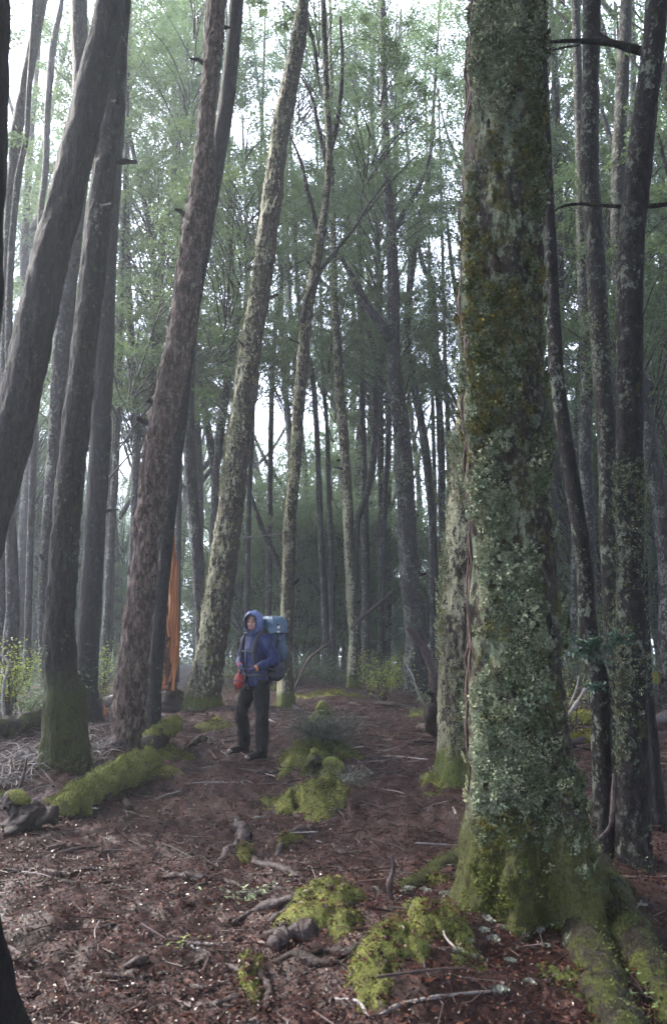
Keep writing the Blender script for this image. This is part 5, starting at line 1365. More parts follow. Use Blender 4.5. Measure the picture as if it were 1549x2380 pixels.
# ------------------------------------------------------------------ shrubs and leafy sprays
def leafy(name, label, cat, base, stems, nleaf, spread, lsize, mat, seed, stem_mat='stick', srad=.008, shape=LEAF4, tilt=.6, group=None, clump=.10):
    """a shrub: several bent stems from the base, leaves gathered along their upper halves"""
    rg = np.random.default_rng(seed)
    root = thing(name, label, cat, tuple(base), group)
    ps, anchor = [], []
    for k in range(stems):
        a = rg.uniform(0, 6.28); rr = rg.uniform(.2, 1) ** .7
        tip = np.array([math.cos(a) * rr * spread[0], math.sin(a) * rr * spread[0], spread[1] * rg.uniform(.45, 1.0)])
        mid = tip * [.35, .35, .55] + rg.normal(0, .05 * spread[0], 3)
        V, fl, D = tube([np.array([rg.normal(0, .02), rg.normal(0, .02), -.03]), mid, tip], [srad, srad * .7, srad * .3], 8, 5, cap=False)
        ps.append((V, fl))
        for f in np.linspace(.4, 1, 7): anchor.append((1 - f) ** 2 * 0 + 2 * f * (1 - f) * mid + f * f * tip)
    V, fl = merge(ps)
    link('stems', mesh_np('stems', V, fl, M[stem_mat]), root, kind='stuff')
    anchor = np.array(anchor)
    pos = anchor[rg.integers(0, len(anchor), nleaf)] + rg.normal(0, clump, (nleaf, 3))
    V, Fc = leaf_batch(pos, rg.uniform(lsize[0], lsize[1], nleaf), rand_rot(rg, nleaf, tilt), shape)
    tv = np.clip(.5 + .28 * rg.normal(0, 1, nleaf), 0, 1)
    link('foliage', mesh_np('foliage', V, Fc, M[mat], np.repeat(np.stack([tv] * 3, 1), len(shape), 0), False), root, kind='stuff')
    return root
def gp(u, v, Y): p = at(u, v, Y); return Vector((p.x, p.y, gz(p.x, p.y)))
leafy('yellow_shrub', 'yellow green shrub at the left edge behind the sleeved tree', 'shrub', gp(20, 1640, 11), 22, 1000, (.55, 1.15), (.035, .06), 'leaf_yellow', 1, clump=.06)
leafy('yellow_shrub', 'small yellow green sprig showing right of the second dark trunk', 'shrub', gp(238, 1640, 13), 8, 330, (.25, 1.35), (.035, .06), 'leaf_yellow', 2, clump=.07)
leafy('yellow_shrub', 'yellow green shrub beneath the stout mossy middle tree', 'shrub', gp(890, 1590, 16.5), 24, 1100, (.8, 1.15), (.035, .065), 'leaf_yellow', 3, clump=.08)
leafy('green_shrub', 'fresh green shrub just left of the pale trunk', 'shrub', gp(1005, 1640, 11.2), 16, 900, (.35, .95), (.03, .05), 'leaf_under', 4, clump=.07)
leafy('yellow_shrub', 'thin yellow leaved shrub seen between giant tree and dark leaning tree', 'shrub', gp(1330, 1640, 10), 10, 330, (.25, 1.2), (.03, .05), 'leaf_yellow', 5, clump=.07)
leafy('green_shrub', 'low green undergrowth at the far left under the yellow shrub', 'shrub', gp(55, 1660, 12), 26, 1800, (1.1, .7), (.04, .07), 'leaf_under', 6, clump=.12)
leafy('heath_bush', 'grey green twiggy heath bush growing on the moss mound in the path', 'shrub', gp(755, 1735, 9.2), 120, 7500, (.52, .40), (.016, .030), 'leaf_heath', 7, srad=.005, clump=.05, tilt=1.0)
leafy('heath_bush', 'sparse grey heath on the right flank of the rounded moss mound', 'shrub', gp(800, 1830, 7.6), 50, 2400, (.32, .16), (.012, .024), 'leaf_heath', 8, srad=.003, clump=.04, tilt=1.0)
leafy('green_shrub', 'low dark undergrowth beyond the path right of the first middle tree', 'shrub', gp(790, 1575, 20.5), 24, 1600, (1.3, .7), (.04, .07), 'leaf_under', 9, clump=.14)
leafy('green_shrub', 'low undergrowth beyond the mossy logs at right', 'shrub', gp(1500, 1560, 15), 24, 1600, (1.3, 1.1), (.04, .07), 'leaf_under', 10, clump=.14)
leafy('green_shrub', 'tall soft green shrub between the two right trunk pairs', 'shrub', gp(1330, 1560, 15), 20, 1500, (.7, 2.0), (.04, .07), 'leaf_under', 12, clump=.16)
for k, (u, Y) in enumerate(((1470, 26), (1530, 24), (1400, 28), (560, 19), (620, 21), (700, 20), (930, 21), (1000, 19), (240, 18), (160, 17), (60, 19), (1450, 19), (1380, 17))):
    leafy('fern_clump', 'dim leafy undergrowth clump beyond the end of the path', 'shrub', gp(u, 1590, Y), 18, 1100, (1.0, .9), (.04, .08), 'leaf_under', 20 + k, clump=.14, group='undergrowth clumps beyond the path')
# glossy sprays on the dark leaning right tree: drooping long leaves
LONG = np.array([[0, -.5, 0], [.13, 0, .05], [0, .5, -.12], [-.13, 0, .05]])
def spray(label, u, v, Y, n, sz, seed):
    rg = np.random.default_rng(seed)
    c = at(u, v, Y); root = thing('epiphyte_spray', label, 'plant', tuple(c))
    ps, pos, rt = [], [], []
    for k in range(n):
        a = rg.uniform(-2.9, -.2); L = rg.uniform(.5, 1) * sz
        d = np.array([math.cos(a) * .9, math.sin(a) * .6 - .1, rg.uniform(-.3, .7)]); tip = d * L + np.array([0, 0, -.25 * L])
        V, fl, D = tube([np.array([0, .03, 0]), d * L * .5, tip], [.003, .0025, .0015], 6, 4, cap=False); ps.append((V, fl))
        for f in np.linspace(.3, 1.05, 9):
            for s in (-1, 1):
                pos.append(2 * f * (1 - f) * d * L * .5 + f * f * tip + np.array([s * .012, 0, -.012]) + rg.normal(0, .006, 3))
    V, fl = merge(ps); link('stems', mesh_np('stems', V, fl, M['stick']), root, kind='stuff')
    pos = np.array(pos); m = len(pos)
    V, Fc = leaf_batch(pos, rg.uniform(.035, .055, m), rand_rot(rg, m, .8), LONG)
    tv = rg.uniform(.2, 1, m); link('foliage', mesh_np('foliage', V, Fc, M['leaf_gloss'], np.repeat(np.stack([tv] * 3, 1), 4, 0), False), root, kind='stuff')
spray('glossy drooping leaf spray growing on the dark leaning right tree', 1372, 1500, 5.15, 26, .20, 1)
spray('small glossy leaf spray lower on the dark leaning right tree', 1385, 1590, 5.15, 7, .08, 2)
spray('glossy leaf spray low on the thicker right trunk\'s left side', 1432, 1478, 5.05, 12, .13, 3)
# pale leafy sprig lying on the path, white leaf sprigs by the log
def sprig(label, u, v, n, sz, col, seed, r=.12):
    rg = np.random.default_rng(seed); c = on_ground(u, v); root = thing('fallen_sprig', label, 'leaf sprig', tuple(c))
    p = np.stack([rg.normal(0, r, n), rg.normal(0, r * .8, n), np.zeros(n)], 1)
    p[:, 2] = ground_z(p[:, 0] + c.x, p[:, 1] + c.y) - c.z + .03 + rg.uniform(0, .03, n)
    V, Fc = leaf_batch(p, rg.uniform(sz * .7, sz * 1.2, n), rand_rot(rg, n, .5), np.array([[0, -.5, 0], [.2, 0, .06], [0, .5, 0], [-.2, 0, .06]]))
    link('leaves', mesh_np('leaves', V, Fc, M['litter'], np.repeat(np.array([col]) * rg.uniform(.6, 1.3, (n, 1)), 4, 0), False), root, kind='stuff')
    ps = [tube([(0, 0, .02), tuple(q * .5 + [0, 0, .02]), tuple(q)], [.003, .002, .001], 5, 4, cap=False)[:2] for q in p[::3]]
    V, fl = merge(ps); link('stems', mesh_np('stems', V, fl, M['stick']), root, kind='stuff')
sprig('pale olive leaf sprig lying on the path left of the bright moss mound', 580, 2095, 90, .035, (.16, .19, .11), 1, .10)
sprig('whitish leaf sprig lying at the low end of the mossy log', 188, 1895, 14, .06, (.45, .50, .40), 2, .06)
sprig('tiny olive sprig lying on the litter near the bottom', 430, 2215, 16, .035, (.12, .14, .05), 3, .03)
sprig('green leaf sprig on the litter right of the near root', 1500, 2330, 30, .035, (.08, .11, .05), 4, .08)
for k, (u, v) in enumerate(((40, 1780), (20, 1820), (70, 1760), (230, 1740), (215, 1765), (20, 1880))):
    rgq = np.random.default_rng(800 + k); c = on_ground(u, v); ps = []
    for j in range(26):
        a = rgq.uniform(0, 6.28); L = rgq.uniform(.1, .45)
        q = np.array([math.cos(a) * L, math.sin(a) * L, rgq.uniform(.01, .14)])
        ps.append(tube([rgq.normal(0, .08, 3) * [1, 1, .1], q * .6 + rgq.normal(0, .03, 3) + [0, 0, .04], q], [.006, .005, .002], 7, 5, cap=False)[:2])
    V, fl = merge(ps)
    link('brushwood', mesh_np('brushwood', V, fl, M['stick_pale']), None, 'tangle of grey dead brushwood on the left bank', 'brushwood', 'dead brushwood on the left bank', 'stuff', tuple(c))
# ------------------------------------------------------------------ the hiker
M['skin'] = simple('skin', (0.42, 0.235, 0.175), .5, 60, .15, .001)
M['lips'] = simple('lips', (0.30, 0.11, 0.10), .45, 60, .1, .001)
M['brow'] = simple('brow', (0.05, 0.03, 0.02), .7, 60, .1, .001)
M['eye'] = simple('eye', (0.03, 0.025, 0.025), .2, 60, .1, .0005)
M['jacket'] = simple('jacket', (0.006, 0.013, 0.055), .5, 26, .5, .008, .2)
M['hood_cloth'] = simple('hood_cloth', (0.085, 0.115, 0.25), .42, 26, .4, .005, .35)
M['navy'] = simple('navy', (0.012, 0.013, 0.035), .6, 40, .3, .003)
M['trousers'] = simple('trousers', (0.0035, 0.0035, 0.005), .7, 30, .4, .006, .12)
M['boot'] = simple('boot', (0.008, 0.0065, 0.0065), .55, 40, .4, .003, .2)
M['boot_toe'] = simple('boot_toe', (0.13, 0.10, 0.095), .55, 60, .4, .003)
M['glove'] = simple('glove', (0.03, 0.03, 0.06), .85, 120, .4, .003, .1)
M['cuff_red'] = simple('cuff_red', (0.30, 0.05, 0.06), .8, 80, .3, .002)
M['cuff_orange'] = simple('cuff_orange', (0.35, 0.12, 0.03), .8, 80, .3, .002)
M['pack_blue'] = simple('pack_blue', (0.013, 0.042, 0.082), .5, 24, .4, .006)
M['pack_teal'] = simple('pack_teal', (0.055, 0.105, 0.155), .45, 20, .4, .008)
M['pack_dark'] = simple('pack_dark', (0.008, 0.010, 0.022), .6, 40, .3, .003)
M['strap'] = simple('strap', (0.012, 0.012, 0.018), .7, 200, .3, .001)
M['buckle'] = simple('buckle', (0.45, 0.46, 0.46), .35, 50, .1, .001)
M['red_cloth'] = simple('red_cloth', (0.20, 0.016, 0.014), .5, 30, .5, .006)
M['marker'] = simple('marker', (0.72, 0.42, 0.015), .45, 40, .1, .001)
M['nail'] = simple('nail', (0.25, 0.24, 0.23), .35, 60, .2, .001)

HP = on_ground(589, 1763)
HO = np.array([HP.x, HP.y, HP.z])
FW = np.array([-.77, -.64, 0]); LF = np.array([.64, -.77, 0])      # she faces left and toward the camera
GR = gz(HP.x - .2, HP.y + .12) - HP.z; GL = gz(HP.x, HP.y - .15) - HP.z      # ground under the far and the near boot
def J(x, d, z): return np.array([x, d, z], dtype=float)
PEL, WAI, CHE, NEC = J(.015, .01, .88), J(.01, .0, 1.04), J(.012, .0, 1.24), J(-.012, -.01, 1.43)
SHL, SHR = J(.14, -.13, 1.375), J(-.105, .14, 1.365)
ELL, WRL, HAL = J(.245, -.17, 1.14), J(.045, -.28, 1.055), J(-.035, -.27, 1.03)
ELR, WRR, HAR = J(-.185, .13, 1.13), J(-.165, -.07, 1.075), J(-.125, -.15, 1.03)
HIL, HIR = J(.085, -.065, .87), J(-.055, .085, .87)
KNL, KNR = J(.10, -.11, .47 + GL / 2), J(-.155, .07, .50 + GR / 2)
ANL, ANR = J(.10, -.08, .10 + GL), J(-.13, .16, .10 + GR)
HEAD = J(-.02, -.03, 1.575)
HF = np.array([-.28, -.96, 0]); HF /= np.linalg.norm(HF); HS = np.array([-HF[1], HF[0], 0]) * -1      # the face turns to the camera

def ellip(c, r, ax=None, nu=18, nv=12):
    th = np.arange(nu) / nu * 6.28319; ph = (np.arange(nv) + .5) / nv * math.pi
    P = np.stack([np.sin(ph)[:, None] * np.cos(th), np.sin(ph)[:, None] * np.sin(th), np.repeat(np.cos(ph)[:, None], nu, 1)], -1).reshape(-1, 3)
    P = np.concatenate([P, [[0, 0, 1], [0, 0, -1]]]) * np.array(r)
    A = np.eye(3) if ax is None else np.array(ax)
    V = P @ A + np.array(c)
    i = np.arange(nv - 1)[:, None] * nu; j = np.arange(nu); j2 = (j + 1) % nu
    Q = np.stack([i + j, i + nu + j, i + nu + j2, i + j2], -1).reshape(-1, 4)
    t = nu * nv
    return V, [Q, np.stack([np.full(nu, t), j, j2], 1), np.stack([np.full(nu, t + 1), (nv - 1) * nu + j2, (nv - 1) * nu + j], 1)]
def sect(rows, nu=28, power=2.3):
    """closed loft of rounded sections: rows of (centre, half width along LF, half depth along FW)"""
    th = np.arange(nu) / nu * 6.28319; Vs = []
    c_, s_ = np.cos(th), np.sin(th)
    cc = np.sign(c_) * np.abs(c_) ** (2 / power); ss = np.sign(s_) * np.abs(s_) ** (2 / power)
    for c, a, b in rows: Vs.append(np.array(c) + LF * (cc * a)[:, None] + FW * (ss * b)[:, None])
    n = len(rows); V = np.concatenate(Vs + [[np.array(rows[0][0])], [np.array(rows[-1][0])]])
    i = np.arange(n - 1)[:, None] * nu; j = np.arange(nu); j2 = (j + 1) % nu
    Q = np.stack([i + j, i + j2, i + nu + j2, i + nu + j], -1).reshape(-1, 4)
    return V, [Q, np.stack([np.full(nu, n * nu), j2, j], 1), np.stack([np.full(nu, n * nu + 1), (n - 1) * nu + j, (n - 1) * nu + j2], 1)]
def tb(pts, rad, n=16, nu=14, **k): return tube(pts, rad, n, nu, **k)[:2]

def fused(name, parts, voxel, mat, parent, wr=0.0, wf=18, seed=0, smooth=4, squash=None):
    """join closed shapes into one continuous surface"""
    V, fl = merge(parts)
    me = mesh_np(name, V, fl)
    tmp = bpy.data.objects.new('tmp', me); COL.objects.link(tmp)
    m = tmp.modifiers.new('r', 'REMESH'); m.mode = 'VOXEL'; m.voxel_size = voxel
    s = tmp.modifiers.new('s', 'SMOOTH'); s.factor = .5; s.iterations = smooth
    dg = bpy.context.evaluated_depsgraph_get()
    out = bpy.data.meshes.new_from_object(tmp.evaluated_get(dg))
    bpy.data.objects.remove(tmp)
    co = np.empty(len(out.vertices) * 3, dtype=np.float32); out.vertices.foreach_get('co', co); co = co.reshape(-1, 3).astype(float)
    if wr:
        nr = np.empty(len(out.vertices) * 3, dtype=np.float32); out.vertices.foreach_get('normal', nr); nr = nr.reshape(-1, 3)
        w = 1 - np.abs(fbm(co * np.array([wf, wf, wf * .55]), 2, seed))
        w2 = fbm(co * wf * .5, 2, seed + 3)
        co = co + nr * (wr * (w ** 3 - .45) + wr * .6 * w2)[:, None]
        out.vertices.foreach_set('co', co.astype(np.float32).ravel())
    out.polygons.foreach_set('use_smooth', np.ones(len(out.polygons), dtype=bool))
    out.materials.clear(); out.materials.append(mat)
    out.name = name; out.update()
    return link(name, out, parent)

def hand_shape(wr, ha, side, grow=0.0):
    """palm, four bent fingers of unequal length, thumb; from the wrist toward ha and on"""
    d = ha - wr; L = np.linalg.norm(d); d = d / L
    up = np.array([0, 0, 1.0]); n = np.cross(d, up); n /= np.linalg.norm(n); w = np.cross(n, d)      # w: thumb side, up
    n = n * side
    P = [tb([wr - d * .02, wr + d * .02, wr + d * .05, wr + d * .085], [.026 + grow, .030 + grow, .034 + grow, .030 + grow], 12, 12, flat=.75)]
    for k, (o_, ln) in enumerate(((.026, .066), (.009, .074), (-.009, .068), (-.025, .054))):
        b = wr + d * .078 + w * o_
        f1 = b + d * ln * .5 - n * .004; f2 = f1 + d * ln * .30 - n * .022; f3 = f2 + d * ln * .08 - n * .026
        P.append(tb([b - d * .015, b, f1, f2, f3], [.0095 + grow, .0095 + grow, .009 + grow, .0085 + grow, .007 + grow], 14, 8))
    t0 = wr + d * .03 + w * .028; t1 = t0 + d * .035 + w * .018; t2 = t1 + d * .028 + w * .002 - n * .010
    P.append(tb([t0 - d * .012, t0, t1, t2], [.012 + grow, .0125 + grow, .011 + grow, .008 + grow], 12, 8))
    return P

# the body: one continuous surface
HC = HEAD
AX = np.array([HS, HF, [0, 0, 1]])
def hp(x, f, z): return HC + HS * x + HF * f + np.array([0, 0, z])
body_parts = [
    ellip(hp(0, -.012, .02), (.072, .09, .105), AX, 28, 20), ellip(hp(0, .022, -.035), (.058, .062, .078), AX, 24, 16), ellip(hp(0, .050, -.092), (.026, .026, .022), AX),
    ellip(hp(0, .078, .028), (.045, .016, .014), AX), tb([hp(0, .080, .028), hp(0, .092, .004), hp(0, .104, -.018), hp(0, .088, -.028)], [.008, .010, .0135, .009], 12, 10),
    ellip(hp(.015, .086, -.022), (.009, .009, .008), AX), ellip(hp(-.015, .086, -.022), (.009, .009, .008), AX),
    ellip(hp(0, .080, -.050), (.022, .011, .007), AX), ellip(hp(0, .078, -.061), (.019, .011, .008), AX), ellip(hp(.036, .058, -.012), (.022, .020, .022), AX), ellip(hp(-.036, .058, -.012), (.022, .020, .022), AX),
    ellip(hp(.074, -.01, -.005), (.008, .018, .03), AX), ellip(hp(-.074, -.01, -.005), (.008, .018, .03), AX),
    tb([NEC + [0, 0, -.08], NEC + [0, 0, .02], HC - [0, 0, .05] - HF * .02], [.075, .052, .05], 12, 16),
    sect([(PEL - [0, 0, .06], .13, .085), (PEL, .155, .10), (WAI, .125, .085), (CHE, .145, .095), (CHE + [0, 0, .10], .15, .08), (NEC - [0, 0, .02], .07, .055)]),
    tb([CHE * .3 + SHL * .7, SHL, ELL, WRL], [.05, .052, .036, .025], 24, 12), tb([CHE * .3 + SHR * .7, SHR, ELR, WRR], [.05, .052, .036, .025], 24, 12),
    tb([HIL, HIL * .5 + KNL * .5, KNL, ANL * .6 + KNL * .4, ANL], [.085, .072, .052, .048, .035], 26, 14), tb([HIR, HIR * .5 + KNR * .5, KNR, ANR * .6 + KNR * .4, ANR], [.085, .072, .052, .048, .035], 26, 14),
]
def foot_pts(an, g): return [an + [0, 0, -.02] - FW * .05, an * [1, 1, 0] + [0, 0, g + .045] + FW * .02, an * [1, 1, 0] + [0, 0, g + .035] + FW * .14]
body_parts += [tb(foot_pts(ANL, GL), [.034, .036, .028], 10, 10), tb(foot_pts(ANR, GR), [.034, .036, .028], 10, 10)]
body_parts += hand_shape(WRL, HAL, 1, -.003) + hand_shape(WRR, HAR, -1, -.003)
person = fused('person', body_parts, .0052, M['skin'], None, smooth=3)
person.location = HP
person['label'] = 'hiker in blue hooded rain jacket and black trousers standing on the path'
person['category'] = 'person'
me = person.data
for mm in ('lips', 'brow', 'eye'): me.materials.append(M[mm])
cen = np.empty(len(me.polygons) * 3, dtype=np.float32); me.polygons.foreach_get('center', cen); cen = cen.reshape(-1, 3) - HC
lx, lf, lz = cen @ HS, cen @ HF, cen[:, 2]
mi = np.zeros(len(cen), dtype=np.int32)
mi[(np.abs(lx) < .024) & (lf > .066) & (lz < -.046) & (lz > -.068)] = 1
mi[(np.abs(np.abs(lx) - .032) < .019) & (lf > .05) & (np.abs(lz - .034 + .10 * (np.abs(lx) - .03) ** 1) < .0055)] = 2
me.polygons.foreach_set('material_index', mi)
for s in (-1, 1):
    V, fl = ellip(hp(s * .030, .0735, .010), (.0125, .008, .0062), AX, 14, 10)
    e_ = link('eye', mesh_np('eye', V, fl, M['eye']), person)
# jacket
jk = [sect([(J(.015, .0, .84), .175, .125), (J(.015, .0, .90), .178, .128), (WAI, .158, .118), (CHE, .172, .125), (CHE + [0, 0, .09], .17, .11), (NEC - [0, 0, .03], .115, .085), (NEC + [0, 0, .03], .07, .065)], 36),
      tb([CHE * .4 + SHL * .6, SHL, SHL * .5 + ELL * .5, ELL, ELL * .5 + WRL * .5, WRL + (ELL - WRL) * .10], [.075, .078, .070, .062, .054, .046], 30, 18),
      tb([CHE * .4 + SHR * .6, SHR, SHR * .5 + ELR * .5, ELR, ELR * .5 + WRR * .5, WRR + (ELR - WRR) * .10], [.075, .078, .068, .060, .052, .045], 30, 18)]
jacket = fused('jacket', jk, .0075, M['jacket'], person, .011, 15, 3, 3)
# darker front storm flap, collar, zip, cuffs
def along(pts, rad, mat, name, parent, n=16, nu=10, flat=1.0, wob=0):
    V, fl = tb(pts, rad, n, nu, flat=flat, wob=wob)
    return link(name, mesh_np(name, V, fl, mat), parent)
fr = lambda c, a, b: c + FW * a + LF * b
along([fr(NEC, .045, -.02) + [0, 0, .0], fr(CHE, .120, -.015), fr(WAI, .128, -.012), fr(J(.015, 0, .86), .138, -.01)], [.012, .012, .012, .012], M['navy'], 'zip_flap', jacket)
col_rows = []
for k in range(15):
    a = -2.6 + 5.2 * k / 14
    col_rows.append(NEC + [0, 0, .045 + .012 * math.cos(a)] + (FW * math.cos(a) * .072 + LF * math.sin(a) * .078))
along(col_rows, [.036] * 15, M['navy'], 'collar', jacket, 40, 12, .55, .2)
along([fr(NEC, .085, .0) + [0, 0, .02], fr(NEC, .105, -.045) + [0, 0, .015]], [.022, .02], M['navy'], 'collar_flap', jacket, 6, 8)
for s, WR, EL, cm in ((1, WRL, ELL, 'cuff_orange'), (-1, WRR, ELR, 'cuff_red')):
    d = (EL - WR) / np.linalg.norm(EL - WR)
    along([WR + d * .012, WR + d * .055], [.045, .049], M['jacket'], 'cuff', jacket, 6, 16)
    along([WR - d * .012, WR + d * .006], [.037, .038], M[cm], 'undersleeve', jacket, 5, 16)
    H = HAL if s > 0 else HAR
    fused('glove', hand_shape(WR, H, s, .0035), .0042, M['glove'], person, .002, 60, 4, 2)
# hood: a shell of cloth open toward the face, with a dark inner rim
def hood():
    nu, nv = 40, 22
    Vo, Vi = [], []
    for i in range(nv):
        ph = .70 + (math.pi - .70) * i / (nv - 1)                      # from the rim round to the back
        for j in range(nu):
            th = j / nu * 6.28319
            d = HS * (math.sin(ph) * math.cos(th)) * .116 + np.array([0, 0, 1]) * (math.sin(ph) * math.sin(th)) * (.152 if math.sin(th) > 0 else .165) + HF * math.cos(ph) * .150
            w = 1 + .035 * float(math.sin(th * 7 + ph * 5)) * math.sin(ph) + .02 * math.sin(th * 13 - ph * 9)
            c = HC + HF * (-.012 + .025 * max(0, math.sin(th)) * (1 if ph < 1.2 else 0)) + np.array([0, 0, -.002])
            Vo.append(c + d * w); Vi.append(c + d * (w - .07))
    V = np.array(Vo + Vi); m = nu * nv
    Q = []
    for i in range(nv - 1):
        for j in range(nu):
            a, b, c_, e = i * nu + j, i * nu + (j + 1) % nu, (i + 1) * nu + (j + 1) % nu, (i + 1) * nu + j
            Q += [[a, e, c_, b], [m + a, m + b, m + c_, m + e]]
    for j in range(nu): Q.append([j, (j + 1) % nu, m + (j + 1) % nu, m + j])
    h = link('hood', mesh_np('hood', V, np.array(Q), M['hood_cloth']), person)
    rim = [Vo[j] * .8 + Vi[j] * .2 for j in range(nu)] + [Vo[0] * .8 + Vi[0] * .2]
    Vr, fr_ = tb(rim, [.011] * len(rim), 80, 8)
    link('hood_rim', mesh_np('hood_rim', Vr, fr_, M['navy']), h)
    # dark brow lining under the peak
    rim2 = [Vi[nu + j] for j in range(2, 19)]
    Vr, fr_ = tb(rim2, [.012] * len(rim2), 40, 8); link('hood_lining', mesh_np('hood_lining', Vr, fr_, M['navy']), h)
hood()
# trousers and gaiters
tr = [sect([(J(.015, 0.01, .80), .150, .11), (PEL, .165, .115), (PEL + [0, 0, .06], .155, .11)]),
      tb([HIL + [0, 0, .02], HIL * .5 + KNL * .5, KNL, KNL * .5 + ANL * .5 + FW * -.01, ANL + [0, 0, -.01]], [.105, .092, .076, .074, .078], 34, 18),
      tb([HIR + [0, 0, .02], HIR * .5 + KNR * .5, KNR, KNR * .5 + ANR * .5 + FW * -.01, ANR + [0, 0, -.01]], [.105, .090, .074, .074, .078], 34, 18)]
fused('trousers', tr, .008, M['trousers'], person, .014, 13, 9, 3)
for an, g, kn in ((ANL, GL, KNL), (ANR, GR, KNR)):
    foot = an * [1, 1, 0] + [0, 0, g]
    bt = [tb([foot - FW * .055 + [0, 0, .035], foot + FW * .02 + [0, 0, .05], foot + FW * .10 + [0, 0, .045], foot + FW * .19 + [0, 0, .036], foot + FW * .215 + [0, 0, .03]], [.040, .050, .048, .042, .025], 26, 14),
          tb([foot + [0, 0, .03], foot + [0, 0, .16]], [.052, .056], 8, 14)]
    b_ = fused('boot', bt, .006, M['boot'], person, .003, 30, 5, 3)
    V, fl = ellip(foot + FW * .175 + [0, 0, .040], (.042, .055, .034), [LF, FW, [0, 0, 1]])
    link('toe_cap', mesh_np('toe_cap', V, fl, M['boot_toe']), b_)
    so = sect([(foot + FW * .075 + [0, 0, -.012], .046, .150), (foot + FW * .075 + [0, 0, .014], .048, .152)], 26, 2.6)
    link('sole', mesh_np('sole', so[0], so[1], M['strap']), b_)
    ga = [tb([foot - FW * .01 + [0, 0, .10], foot + FW * .01 + [0, 0, .07] + FW * .05], [.066, .058], 8, 14)]
    fused('gaiter', ga, .007, M['trousers'], person, .006, 22, 6, 2)

# backpack: a thing of its own, worn by the hiker
BK = -FW
def bp(x, b, z): return WAI * [1, 1, 0] + LF * x + BK * (b + .125) + [0, 0, z]
pack = thing('backpack', 'tall blue hiking backpack with pale teal lid on the hiker\'s back', 'backpack', tuple(HP))
def bag(name, rows, mat, parent, power=3.2, wr=.010, voxel=.009, seed=1, extra=()):
    return fused(name, [sect([(bp(x, b, z), w, d) for x, b, z, w, d in rows], 36, power)] + list(extra), voxel, mat, parent, wr, 13, seed, 3)
bag('pack_body', [(0, .10, 1.10, .15, .10), (0, .115, 1.16, .165, .115), (0, .12, 1.30, .17, .12), (0, .115, 1.42, .165, .115), (0, .11, 1.47, .15, .10)], M['pack_blue'], pack, seed=4)
bag('lower_compartment', [(0, .09, .885, .12, .085), (0, .105, .93, .165, .115), (0, .11, 1.04, .17, .12), (0, .11, 1.12, .165, .115)], M['pack_dark'], pack, seed=5)
lid = bag('lid', [(.0, .11, 1.43, .165, .12), (0, .115, 1.47, .18, .135), (0, .115, 1.56, .182, .14), (0, .105, 1.625, .165, .125), (0, .10, 1.652, .12, .09)], M['pack_teal'], pack, seed=6, wr=.014)
along([bp(.172, .02, 1.455), bp(.185, .12, 1.45), bp(.16, .235, 1.455), bp(-.05, .262, 1.46)], [.008, .008, .008, .008], M['strap'], 'lid_seam', lid, 20, 6)
for x in (.10, -.06):
    s_ = along([bp(x, .27, 1.55), bp(x, .262, 1.45), bp(x, .243, 1.33), bp(x, .238, 1.15)], [.011] * 4, M['strap'], 'lid_strap', pack, 18, 6, .5)
s_ = along([bp(.19, .06, 1.56), bp(.192, .06, 1.46), bp(.182, .07, 1.32), bp(.178, .08, 1.12)], [.011] * 4, M['strap'], 'side_strap', pack, 18, 6, .6)
V, fl = ellip(bp(.20, .06, 1.52), (.018, .010, .022)); link('buckle', mesh_np('buckle', V, fl, M['buckle']), s_)
V, fl = ellip(bp(.203, .055, 1.47), (.016, .010, .014)); link('buckle', mesh_np('buckle', V, fl, M['buckle']), s_)
along([bp(.175, .03, 1.26), bp(.185, .11, 1.24), bp(.17, .20, 1.27)], [.010] * 3, M['strap'], 'compression_strap', pack, 14, 6)
fused('side_pocket', [ellip(bp(.175, .12, 1.24), (.05, .09, .13), [LF, BK, [0, 0, 1]])], .009, M['pack_blue'], pack, .006, 14, 8, 2)
for s, SH in ((1, SHL), (-1, SHR)):
    along([bp(s * .09, .02, 1.42), SH * .75 + NEC * .25 + [0, 0, .075], SH * .72 + CHE * .28 + FW * .095 + [0, 0, .02], CHE + LF * s * .125 + FW * .115 - [0, 0, .04], CHE + LF * s * .150 + FW * .07 - [0, 0, .16], bp(s * .16, .02, 1.02)], [.026, .030, .030, .026, .020, .014], M['strap'], 'shoulder_strap', pack, 36, 10, .55)
belt = []
for k in range(17):
    a = -2.2 + 4.4 * k / 16
    belt.append(J(.015, .0, .965) + FW * math.cos(a) * .150 + LF * math.sin(a) * .185)
along(belt, [.028] * 17, M['strap'], 'hip_belt', pack, 44, 10, .5)
along([bp(.0, .10, .885), bp(.02, .10, .83)], [.010, .008], M['strap'], 'loose_strap', pack, 6, 6)
along([CHE + LF * .11 + FW * .125 - [0, 0, .0], CHE + FW * .14, CHE - LF * .11 + FW * .125], [.008] * 3, M['strap'], 'chest_strap', pack, 12, 6)
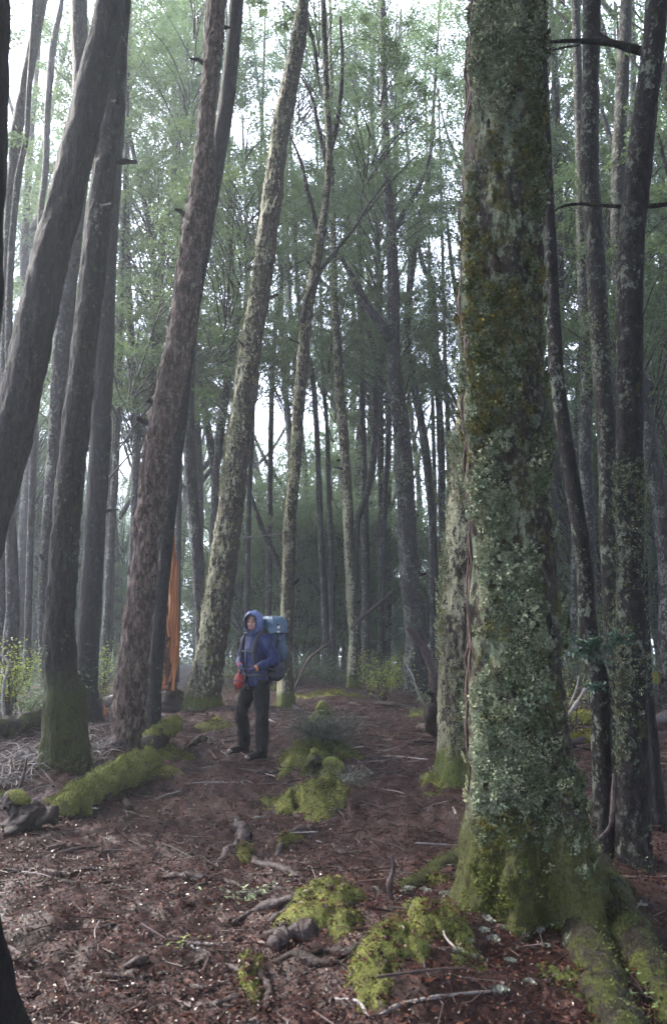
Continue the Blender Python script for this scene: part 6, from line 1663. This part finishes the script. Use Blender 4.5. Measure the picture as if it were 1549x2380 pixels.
# red stuff bag hanging at her hand
RB = J(-.168, -.13, .90)
bag_ = thing('red_bag', 'small red cloth bag hanging from the hiker\'s gloved hand', 'bag', tuple(HP))
fused('bag_body', [ellip(RB, (.058, .058, .088)), tb([RB + [0, 0, .06], RB + [.012, 0, .11]], [.03, .022], 6, 10)], .006, M['red_cloth'], bag_, .012, 18, 3, 2)
along([RB + [math.cos(a) * .062, math.sin(a) * .062, .012 * math.sin(a * 2)] for a in np.linspace(0, 6.28, 13)], [.007] * 13, M['strap'], 'bag_strap', bag_, 30, 6)
along([RB + [0, 0, .09], RB + [.02, 0, .13], HAR + [0, -.02, .0]], [.006] * 3, M['strap'], 'draw_cord', bag_, 8, 6)
for o_ in (person, pack, bag_): o_.scale = (.955,) * 3
# yellow triangle track marker nailed to the tree behind her
i_ = np.argmin(np.linalg.norm(np.array([list(p) for p in TB[1]]) - np.array(at(664, 1516, 14.6)), axis=1))
C_ = np.array([list(p) for p in TB[1]]); z_ = at(664, 1516, 14.4).z
xm = np.interp(z_, C_[:, 2], C_[:, 0]); ym = np.interp(z_, C_[:, 2], C_[:, 1]); rm = np.interp(z_, C_[:, 2], np.array(TB[2]))
tm_ = thing('track_marker', 'yellow triangular track marker nailed to the tree behind the backpack', 'marker', (xm, ym - rm * 1.22, z_))
tri = [(-.045, -.04), (.045, -.04), (.0, .045)]
Vt = np.array([[x, -.004, z] for x, z in tri] + [[x, .004, z] for x, z in tri])
link('plate', mesh_np('plate', Vt, [np.array([[0, 1, 2], [5, 4, 3]]), np.array([[0, 3, 4, 1], [1, 4, 5, 2], [2, 5, 3, 0]])], M['marker'], smooth=False), tm_, loc=(.0, -.01, 0))
V, fl = tb([(0, -.02, -.01), (0, .06, -.01)], [.006, .004], 4, 6)
link('nail', mesh_np('nail', V, fl, M['nail']), tm_)
# ------------------------------------------------------------------ the misty air
def haze_box():
    x0, x1, y0, y1, z0, z1 = -170, 170, -35, 250, -12, 40
    Vb = [(x, y, z) for z in (z0, z1) for y in (y0, y1) for x in (x0, x1)]
    Fb = np.array([[0, 2, 3, 1], [4, 5, 7, 6], [0, 1, 5, 4], [2, 6, 7, 3], [0, 4, 6, 2], [1, 3, 7, 5]])
    m = bpy.data.materials.new('haze'); m.use_nodes = True
    nt = m.node_tree
    nt.nodes.remove(nt.nodes['Principled BSDF'])
    pv = nt.nodes.new('ShaderNodeVolumePrincipled')
    pv.inputs['Color'].default_value = (0.88, 0.94, 1.0, 1)
    pv.inputs['Density'].default_value = 0.0022
    pv.inputs['Anisotropy'].default_value = 0.45
    nt.links.new(pv.outputs[0], nt.nodes['Material Output'].inputs['Volume'])
    link('haze', mesh_np('haze', Vb, Fb, m, smooth=False), kind='stuff')
haze_box()
